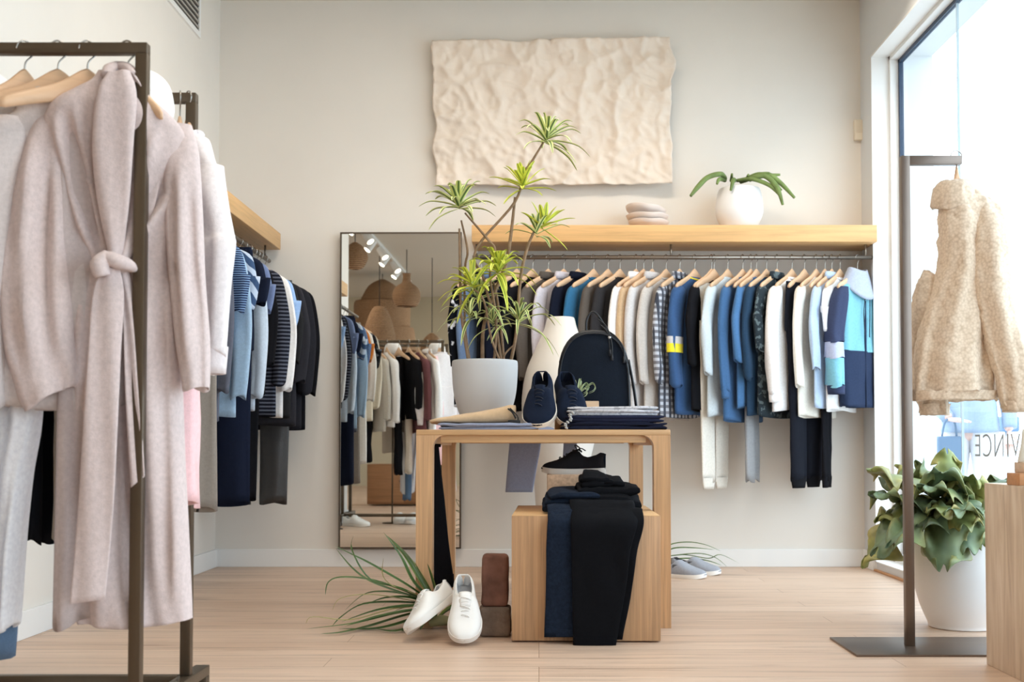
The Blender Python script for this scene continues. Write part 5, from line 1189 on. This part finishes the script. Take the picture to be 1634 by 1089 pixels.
# ---------------------------------------------------------------- single arm stand with the teddy jacket
SYp = .600*7; sx = X(1443, SYp, 250); sz = Z(250, SYp); hh_ = .0155
stm = plain('stand_bronze', (124, 112, 104), .36, .85, .5, .05, 4)
t = thing('garment_stand', 'bronze single arm garment stand on a flat plate beside the window', 'garment stand', (sx, SYp, 0))
xr = X(1533, SYp, 255)
bm = nb(); bx(bm, X(1345, SYp, 1030)-sx, .60, .571*7+.02-SYp, .627*7-SYp, 0, .008, .001); obj('base_plate', bm, stm, t, True, angle=40)
bm = nb(); bx(bm, -hh_, hh_, -hh_, hh_, .008, sz, .0015); obj('post', bm, stm, t, True, angle=40)
bm = nb(); bx(bm, hh_, xr-sx, -hh_, hh_, sz-.031, sz, .0015); obj('arm', bm, stm, t, True, angle=40)
def teddy():
    Yc = SYp+.02; org = Vector((X(1526, SYp, 250), SYp, sz)); 
    m, nt, b = newmat('teddy_fleece'); v = coords(nt)
    vo = N(nt, 'ShaderNodeTexVoronoi', i_Scale=100.0); vo.inputs['Randomness'].default_value = 1; n = N(nt, 'ShaderNodeTexNoise', i_Scale=30.0, i_Detail=3.0)
    nt.links.new(v, vo.inputs['Vector']); nt.links.new(v, n.inputs['Vector'])
    nt.links.new(ramp(nt, vo.outputs['Distance'], [(0, lin((230, 212, 192))), (.5, lin((218, 198, 176))), (1, lin((196, 174, 150)))]), b.inputs['Base Color'])
    b.inputs['Roughness'].default_value = .95; b.inputs['Sheen Weight'].default_value = .3; bump(nt, b, vo.outputs['Distance'], -1.0, .03)
    t = thing('teddy_jacket', 'cream teddy fleece jacket hanging from the single arm stand', 'jacket', org)
    def sec(rows):
        o = []
        for a, c, py, b_, dy in rows:
            p = W(a, py, Yc)-org; q = W(c, py, Yc)-org; o.append(((p.x+q.x)/2, dy+.02, (p.z+q.z)/2, (q.x-p.x)/2, b_))
        return o
    def fluff(bm, s_=1.0):
        for v_ in bm.verts:
            v_.co += Vector((noise.noise(v_.co*38), noise.noise(v_.co*38+Vector((7, 0, 0))), noise.noise(v_.co*38+Vector((0, 9, 0)))))*.007*s_+Vector((noise.noise(v_.co*85), noise.noise(v_.co*85+Vector((7, 0, 0))), 0))*.004*s_
    bm = nb(); vtube(bm, sec([(1518, 1546, 298, .03, 0), (1506, 1564, 308, .045, 0), (1500, 1580, 326, .06, 0), (1499, 1590, 360, .075, 0), (1497, 1588, 430, .085, 0), (1482, 1586, 480, .09, 0), (1466, 1584, 540, .095, 0), (1459, 1586, 600, .095, 0), (1457, 1590, 628, .09, 0)]), 64, 8, (4, .05), 5, noi=.006); fluff(bm); obj('body', bm, m, t)
    bm = nb(); vtube(bm, sec([(1455, 1592, 624, .097, 0), (1457, 1590, 640, .09, 0)]), 64, 4, (4, .0), 5, noi=.0); fluff(bm); obj('hem_band', bm, m, t)
    for rows in ([(1558, 1578, 316, .025, -.0), (1552, 1592, 334, .045, -.015), (1546, 1598, 366, .06, -.04), (1540, 1602, 420, .065, -.06), (1540, 1608, 470, .065, -.07), (1556, 1618, 540, .06, -.08), (1574, 1630, 600, .056, -.085), (1586, 1640, 655, .05, -.085)],
                 [(1482, 1492, 428, .01, .05), (1472, 1508, 450, .04, .055), (1464, 1512, 490, .05, .06), (1462, 1518, 560, .05, .07), (1472, 1524, 620, .045, .07), (1479, 1525, 658, .042, .07)]):
        bm = nb(); vtube(bm, sec(rows), 36, 7, (3, .06), 8, noi=.006); fluff(bm); sv = obj('sleeve', bm, m, t)
        bm = nb(); e = rows[-1]; vtube(bm, sec([(e[0]-1, e[1]+1, e[2]-14, e[3]+.004, e[4]), (e[0], e[1], e[2]+4, e[3], e[4])]), 36, 3, (3, 0), 8, noi=0); fluff(bm, .6); obj('cuff', bm, m, sv)
    bm = nb(); rings = []
    c0 = W(1528, 300, Yc)-org
    for k in range(25):
        a = R(-250)+R(320)*k/24; ca, sa = math.cos(a), math.sin(a)
        p = c0+Vector((-.006+.046*ca, .02+.052*sa, -.002)); o_ = Vector((ca, sa, 0)); dn = max(0, -sa)*.03+.02*max(0, -ca)
        rings.append([p+Vector((0, 0, -.01)), p+Vector((0, 0, .022)), p+o_*.012+Vector((0, 0, .026)), p+o_*.026+Vector((0, 0, .004)), p+o_*.036+Vector((0, 0, -.04-dn)), p+o_*.030+Vector((0, 0, -.048-dn)), p+o_*.016+Vector((0, 0, -.035-dn))])
    loft(bm, rings, True, True, True); bmesh.ops.subdivide_edges(bm, edges=bm.edges[:], cuts=1, use_grid_fill=True, smooth=.6); fluff(bm, .8); obj('collar', bm, m, t)
    hanger((org.x, SYp, sz), R(12), 'wooden hanger inside the cream teddy jacket', None, .03, .105, .02)
teddy()
# ---------------------------------------------------------------- floor pot with staghorn fern
FYc = 4.68; fx = X(1534, FYc, 870); fr_ = fx-X(1456, FYc, 870); fz = Z(862, FYc-.15)
t = thing('staghorn_fern', 'large lobed grey green fern in a white floor pot by the window', 'potted plant', (fx, FYc, 0))
bm = nb(); lathe(bm, [(.0001, 0), (fr_*.60, 0), (fr_*.68, .02), (fr_*.86, fz*.3), (fr_*.985, fz*.62), (fr_*1.0, fz*.85), (fr_*.985, fz), (fr_*.93, fz), (fr_*.9, fz*.85), (.0001, fz*.8)], 64, 0, 0, False, False, 5); obj('pot', bm, matte_white, t)
bm = nb(); lathe(bm, [(fr_*.93, fz-.002), (fr_*.93, fz+.012), (fr_*.86, fz+.012), (fr_*.84, fz-.02), (.0001, fz-.03)], 40, 0, 0, False, False); obj('liner', bm, plain('black_liner', (36, 38, 42), .5), t)
fm = uvmat('staghorn', [(0, (150, 152, 98)), (.12, (116, 130, 88)), (.5, (98, 122, 96)), (.88, (108, 124, 84)), (1, (150, 152, 98))], .45, var=.35)
fm2 = uvmat('staghorn_olive', [(0, (178, 170, 110)), (.2, (138, 144, 82)), (.5, (112, 126, 74)), (.8, (138, 144, 82)), (1, (170, 160, 104))], .45, var=.35)
fm3 = uvmat('staghorn_dark', [(0, (84, 96, 60)), (.5, (52, 68, 50)), (1, (84, 96, 60))], .45, var=.3)
fo = Vector((fx, FYc, 0)); fb = Vector((0, 0, fz+.02)); rnd = random.Random(12)
def frond(tip, arch, w, mat, seed):
    """wavy frond: slim stalk that widens into a lobed blade"""
    bm = nb(); uvl = bm.loops.layers.uv.verify(); r_ = random.Random(seed); b0 = fb+Vector((r_.uniform(-.06, .06), r_.uniform(-.05, .05), 0))
    d = tip-b0; hor = Vector((d.x, d.y, 0))
    pts = [b0, b0+hor*.22+Vector((0, 0, max(d.z, 0)*.5+arch*.7)), b0+hor*.62+Vector((0, 0, d.z*.55+arch)), b0+hor*.88+Vector((0, 0, d.z*.85+arch*.35)), tip]
    P = [Vector(a) for a in catmull([list(p) for p in pts], 9)]; L = len(P); na = 12; rows = []; ph = r_.uniform(0, 6)
    for i, p in enumerate(P):
        tt = i/(L-1); dd = (P[min(i+1, L-1)]-P[max(i-1, 0)]).normalized(); s = dd.cross(Vector((0, 0, 1)))
        s = s.normalized() if s.length > .2 else (dd.orthogonal().normalized()); nn = s.cross(dd)
        ww = w*(.12+.88*min(1, max(0, (tt-.12)/.42))**1.2)*(1+.16*math.sin(tt*21+ph)*(tt > .3))*(1-.55*max(0, (tt-.72)/.28)**2.5); row = []
        for k in range(na+1):
            u = -1+2*k/na; lob = tt**4*(.03-.07*math.cos(u*6.3+.6*math.sin(ph)))*min(.5, d.length)*.8; ruff = (.020*math.sin(u*5+tt*9+ph)+.016*math.sin(tt*21+u*3+ph))*abs(u)**1.2*min(1, tt*2)*(w/.14)
            row.append(bm.verts.new(p+s*ww*.5*u*(1-.18*tt*tt*abs(u))+dd*(lob-abs(u)**2*.03*tt**2)+nn*(ruff-abs(u)**1.5*ww*.16)))
        rows.append(row)
    for i in range(L-1):
        for k in range(na):
            f = bm.faces.new((rows[i][k], rows[i][k+1], rows[i+1][k+1], rows[i+1][k]))
            for lp, (uu, vv) in zip(f.loops, ((k, i), (k+1, i), (k+1, i+1), (k, i+1))): lp[uvl].uv = (uu/na, vv/(L-1))
    obj('frond', bm, mat, t, solid=.002)
FR = [((1396, 752), 4.80, .10, .15, 1), ((1398, 786), 4.75, .07, .15, 0), ((1412, 765), 5.15, .10, .14, 2), ((1404, 830), 4.80, .10, .16, 1), ((1382, 900), 4.85, .22, .19, 1), ((1400, 878), 4.7, .16, .17, 0), ((1424, 870), 4.6, .14, .14, 0),
      ((1440, 742), 5.1, .06, .15, 1), ((1470, 738), 4.95, .06, .14, 0), ((1512, 722), 5.0, .05, .13, 1), ((1500, 752), 4.7, .09, .17, 0), ((1545, 760), 4.75, .08, .16, 1), ((1606, 764), 5.1, .08, .16, 0), ((1640, 775), 5.0, .09, .16, 0), ((1575, 778), 5.05, .08, .15, 1), ((1475, 775), 4.65, .08, .15, 0),
      ((1505, 905), 4.60, .20, .17, 0), ((1545, 878), 4.62, .18, .15, 0), ((1568, 872), 4.66, .14, .11, 1), ((1470, 840), 4.62, .10, .14, 2), ((1520, 815), 4.58, .08, .16, 0), ((1560, 812), 4.62, .09, .15, 0), ((1490, 812), 4.6, .07, .13, 1), ((1590, 800), 4.8, .08, .14, 1), ((1450, 800), 4.7, .08, .14, 2), ((1540, 840), 4.60, .09, .13, 1), ((1430, 810), 4.9, .10, .14, 0), ((1650, 830), 4.9, .12, .15, 0), ((1600, 850), 5.2, .14, .15, 2)]
for i, ((a, c), Yf, arch, w, mi) in enumerate(FR):
    Yf -= .24; frond(W(a, c, Yf)-fo, arch*.8, w*1.12, (fm, fm2, fm3)[mi], i)
bm = nb(); tube(bm, [(0, 0, fz-.02), (0, 0, fz+.05)], [.09, .05], 14); obj('crown', bm, plain('fern_crown', (70, 66, 46), .9, 0, .2, .3, 40, .6, 60), t)

# ---------------------------------------------------------------- travertine plinth with pieces on it
m, nt, b = newmat('travertine'); v = coords(nt, (2, 9, 1.0)); n = N(nt, 'ShaderNodeTexNoise', i_Scale=3.0, i_Detail=8.0, i_Roughness=.6, i_Distortion=.5); nt.links.new(v, n.inputs['Vector'])
nt.links.new(ramp(nt, n.outputs['Fac'], [(.3, lin((186, 164, 142))), (.5, lin((212, 192, 170))), (.7, lin((226, 210, 192)))]), b.inputs['Base Color']); b.inputs['Roughness'].default_value = .5; bump(nt, b, n.outputs['Fac'], .3, .004)
kx = X(1572, 3.885, 900); kz = Z(771, 3.885)
bm = nb(); bx(bm, 0, .40, -1.0, 0, 0, kz, .003); o = obj('travertine_plinth', bm, m, None, True, angle=40); o.location = (kx, 3.885, 0); tag(o, 'tall pale travertine plinth at the right picture edge', 'plinth')
p = (X(1606, 3.7, 765), 3.70, kz)
bm = nb(); bx(bm, 0, .16, -.10, 0, 0, Z(755, 3.65)-kz, .003); o = obj('wooden_block', bm, wood('amber_block', (190, 140, 100), 'X'), None, True, angle=40); o.location = p; tag(o, 'amber wooden block lying on the travertine plinth', 'wooden block')
z2 = Z(755, 3.65); bm = nb(); bx(bm, 0, .12, -.09, 0, 0, Z(738, 3.65)-z2, .003); o = obj('wooden_block', bm, wood('pale_block2', (214, 190, 168), 'X'), None, True, angle=40); o.location = (X(1616, 3.7, 745), 3.69, z2); tag(o, 'pale wooden block on top of the amber block', 'wooden block')
z3 = Z(738, 3.65); bm = nb(); lathe(bm, [(.0001, 0), (.022, 0), (.02, .02), (.012, .06), (.008, .10), (.0001, .103)], 24, 0, 0, False, False, 3); o = obj('perfume_bottle', bm, plain('pale_glass', (222, 222, 214), .2)); o.location = (X(1636, 3.65, 720), 3.65, z3); tag(o, 'slim whitish bottle on the pale wooden block', 'bottle')

# ---------------------------------------------------------------- the street: a passer-by and a blue post box
def person():
    Yp = 8.6; x0 = X(1548, Yp, 712); g = -.1
    t = thing('person', 'passer-by outside the window in a blue jacket and pale trousers, arm bent', 'person', (x0, Yp, g))
    def skin(nm, pts, edges, mat, root=0, sub=2):
        me = bpy.data.meshes.new(nm); me.from_pydata([p[:3] for p in pts], edges, []); o = bpy.data.objects.new(nm, me); C.objects.link(o); o.parent = t
        sk = o.modifiers.new('skin', 'SKIN'); sk.use_smooth_shade = True
        for i, p in enumerate(pts):
            r = p[3]; me.skin_vertices[0].data[i].radius = r if isinstance(r, tuple) else (r, r)
        me.skin_vertices[0].data[root].use_root = True
        s = o.modifiers.new('sub', 'SUBSURF'); s.levels = sub; s.render_levels = sub; me.materials.append(mat); return o
    sk = plain('skin', (214, 180, 168), .5)
    # body: pelvis, spine, neck, head, legs, arms in one surface
    P = [(0, 0, .98, (.15, .11)), (0, 0, 1.15, (.135, .10)), (0, 0, 1.35, (.16, .105)), (0, 0, 1.46, (.12, .09)), (0, 0, 1.53, .055), (0, -.01, 1.60, .08), (0, -.015, 1.70, (.078, .095)), (0, -.01, 1.78, .06),
         (.10, 0, .92, .095), (.11, -.01, .52, .062), (.12, .02, .10, .045), (.12, -.10, .045, .04), (-.10, 0, .92, .095), (-.11, .02, .52, .062), (-.12, .06, .10, .045), (-.12, -.06, .045, .04),
         (.18, 0, 1.42, .06), (.25, .02, 1.16, .045), (.27, -.03, .92, .034), (-.18, 0, 1.42, .06), (-.25, -.02, 1.17, .045), (-.12, -.20, 1.02, .034)]
    E = [(0, 1), (1, 2), (2, 3), (3, 4), (4, 5), (5, 6), (6, 7), (0, 8), (8, 9), (9, 10), (10, 11), (0, 12), (12, 13), (13, 14), (14, 15), (3, 16), (16, 17), (17, 18), (3, 19), (19, 20), (20, 21)]
    skin('body', P, E, sk)
    jk = fabric('street_jacket', (150, 166, 188)); tr_ = fabric('street_trousers', (206, 204, 208))
    bm = nb(); vtube(bm, [(0, 0, 1.52, .08, .07), (0, 0, 1.46, .15, .1), (0, 0, 1.35, .20, .125), (0, 0, 1.15, .19, .13), (0, 0, .92, .21, .15)], 32, 5, (4, .04), 3); obj('jacket', bm, jk, t)
    for pts in ([(.17, 0, 1.44), (.255, .02, 1.17), (.275, -.03, .95)], [(-.17, 0, 1.44), (-.255, -.02, 1.18), (-.14, -.19, 1.03)]):
        bm = nb(); tube(bm, pts, [.075, .062, .05], 14, 5); obj('jacket_sleeve', bm, jk, t)
    for sd, yk in ((1, 0), (-1, .03)):
        bm = nb(); tube(bm, [(sd*.09, 0, .98), (sd*.11, yk*.5, .55), (sd*.12, yk*1.4, .10)], [.115, .085, .07], 16, 5); obj('trouser_leg', bm, tr_, t)
    for c, d in (((.27, -.04, .90), Vector((0, -.15, -1))), ((-.10, -.215, 1.01), Vector((.8, -.35, -.1)))):
        d = d.normalized(); c = Vector(c); s = d.cross(Vector((0, 0, 1)) if abs(d.z) < .8 else Vector((0, 1, 0))).normalized(); bm = nb()
        tube(bm, [tuple(c-d*.03), tuple(c+d*.03), tuple(c+d*.075)], [.028, .036, .034], 10, 3, flat=.5)
        for k, l in enumerate((.055, .07, .075, .066)):
            o_ = c+d*.07+s*(-.027+.018*k); tube(bm, [tuple(o_), tuple(o_+d*l*.5+Vector((0, -.006, 0))), tuple(o_+d*l+Vector((0, -.02, -.004)))], [.009, .0085, .007], 8, 3)
        o_ = c+d*.01+s*.03; tube(bm, [tuple(o_), tuple(o_+s*.02+d*.03), tuple(o_+s*.024+d*.055)], [.011, .009, .008], 8, 3)
        obj('hand', bm, sk, t)
    bm = nb(); hr = [(0, -.01, 1.74)]
    lathe(bm, [(.0001, 1.835), (.06, 1.82), (.095, 1.765), (.102, 1.70), (.09, 1.64), (.085, 1.64), (.09, 1.70)], 24, 0, .02, False, False, 3); obj('hair', bm, plain('brown_hair', (60, 46, 38), .6), t)
    bm = nb()
    for sd in (-1, 1): tube(bm, [(sd*.032, -.098, 1.715), (sd*.032, -.108, 1.715)], .010, 8)
    obj('eyes', bm, plain('eyes', (40, 34, 30), .3), t)
    bm = nb(); tube(bm, [(0, -.10, 1.71), (0, -.125, 1.675), (0, -.10, 1.67)], .011, 8, 3); obj('nose', bm, sk, t)
    bm = nb(); tube(bm, [(-.025, -.095, 1.635), (0, -.104, 1.632), (.025, -.095, 1.635)], .006, 6, 3); obj('mouth', bm, plain('lips', (160, 90, 84), .5), t)
    bm = nb()
    for sd in (-1, 1): bx(bm, sd*.12-.045, sd*.12+.045, -.16, .10, 0, .08, .02)
    obj('shoes', bm, plain('street_shoe', (60, 60, 66), .6), t)
    t.rotation_euler = (0, 0, R(-25))
person()
def person_bag():
    Yb3 = 8.45; x = X(1548, 8.6, 712)-.20; t = thing('handbag', 'grey blue handbag carried by the passer-by, behind the fern', 'handbag', (x, Yb3, .57))
    bm = nb(); bx(bm, -.10, .08, -.05, .05, 0, .22, .02); obj('body', bm, plain('bag_blue', (84, 108, 134), .6), t, True, angle=50)
    bm = nb(); tube(bm, [(-.06, 0, .21), (-.03, 0, .33), (.03, 0, .33), (.05, 0, .21)], .008, 8, 4); obj('handle', bm, plain('bag_blue', (84, 108, 134), .6), t)
person_bag()
Yq = 12.5; t = thing('post_box', 'blue box on a post across the pavement, seen above the lettering', 'post box', (X(1608, Yq, 700), Yq, -.1))
s_ = .00375*Yq/7
bm = nb(); bx(bm, -14*s_, 14*s_, -.1, .1, Z(690, Yq)+.1, Z(665, Yq)+.1, .02); obj('box', bm, plain('post_blue', (92, 120, 156), .5), t, True, angle=50)
bm = nb(); tube(bm, [(0, 0, 0), (0, 0, Z(690, Yq)+.1)], .03, 10); obj('post', bm, plain('pale_post', (190, 190, 192), .6), t)
# shoes under the rack, seen in the mirror
GS = 'shoes on the floor under the rack'
shoe('sneaker', 'white sneaker under the rack at the wall side, seen low in the mirror', (-1.70, 3.42, 0), (0, 0, R(118)), wl, wsole, glin, wlace, group=GS)
shoe('sneaker', 'white sneaker under the black trousers, seen in the mirror', (-1.36, 3.02, 0), (0, 0, R(170)), wl, wsole, glin, wlace, group=GS)
shoe('sneaker', 'white sneaker beside its pair under the rack middle', (-1.24, 3.04, 0), (0, 0, R(190)), wl, wsole, glin, wlace, group=GS)
t = thing('ankle_boot', 'black pointed ankle boot beside the left wall, seen at the mirror edge', 'boot', (-1.84, 3.66, 0), R(160), GS)
bm = nb(); tube(bm, [(0, -.16, .03), (0, -.10, .035), (0, -.02, .045), (0, .06, .06), (0, .10, .09), (0, .10, .22)], [.012, .032, .042, .042, .045, .05], 16, 4, flat=.9); obj('upper', bm, plain('boot_leather', (30, 28, 28), .35), t)
bm = nb(); bx(bm, -.035, .035, .05, .13, 0, .035, .004); bx(bm, -.04, .04, -.15, .05, 0, .008, .002); obj('sole', bm, plain('boot_leather', (30, 28, 28), .35), t)

# low wooden cabinet behind the camera, seen in the mirror
t = thing('wooden_cabinet', 'low brown wooden cabinet behind the camera, seen low in the mirror', 'cabinet', (-1.75, -.4, 0))
cw = wood('cabinet_wood', (150, 108, 74), 'X'); box('body', -.45, .45, -.25, .25, .02, .50, cw, t)
for sd in (-1, 1):
    d = box('door', min(sd*.01, sd*.44), max(sd*.01, sd*.44), .25, .268, .04, .48, cw, t, .002); bm = nb(); tube(bm, [(sd*.05, .268, .30), (sd*.05, .285, .30)], .010, 12); obj('knob', bm, bronze, d)
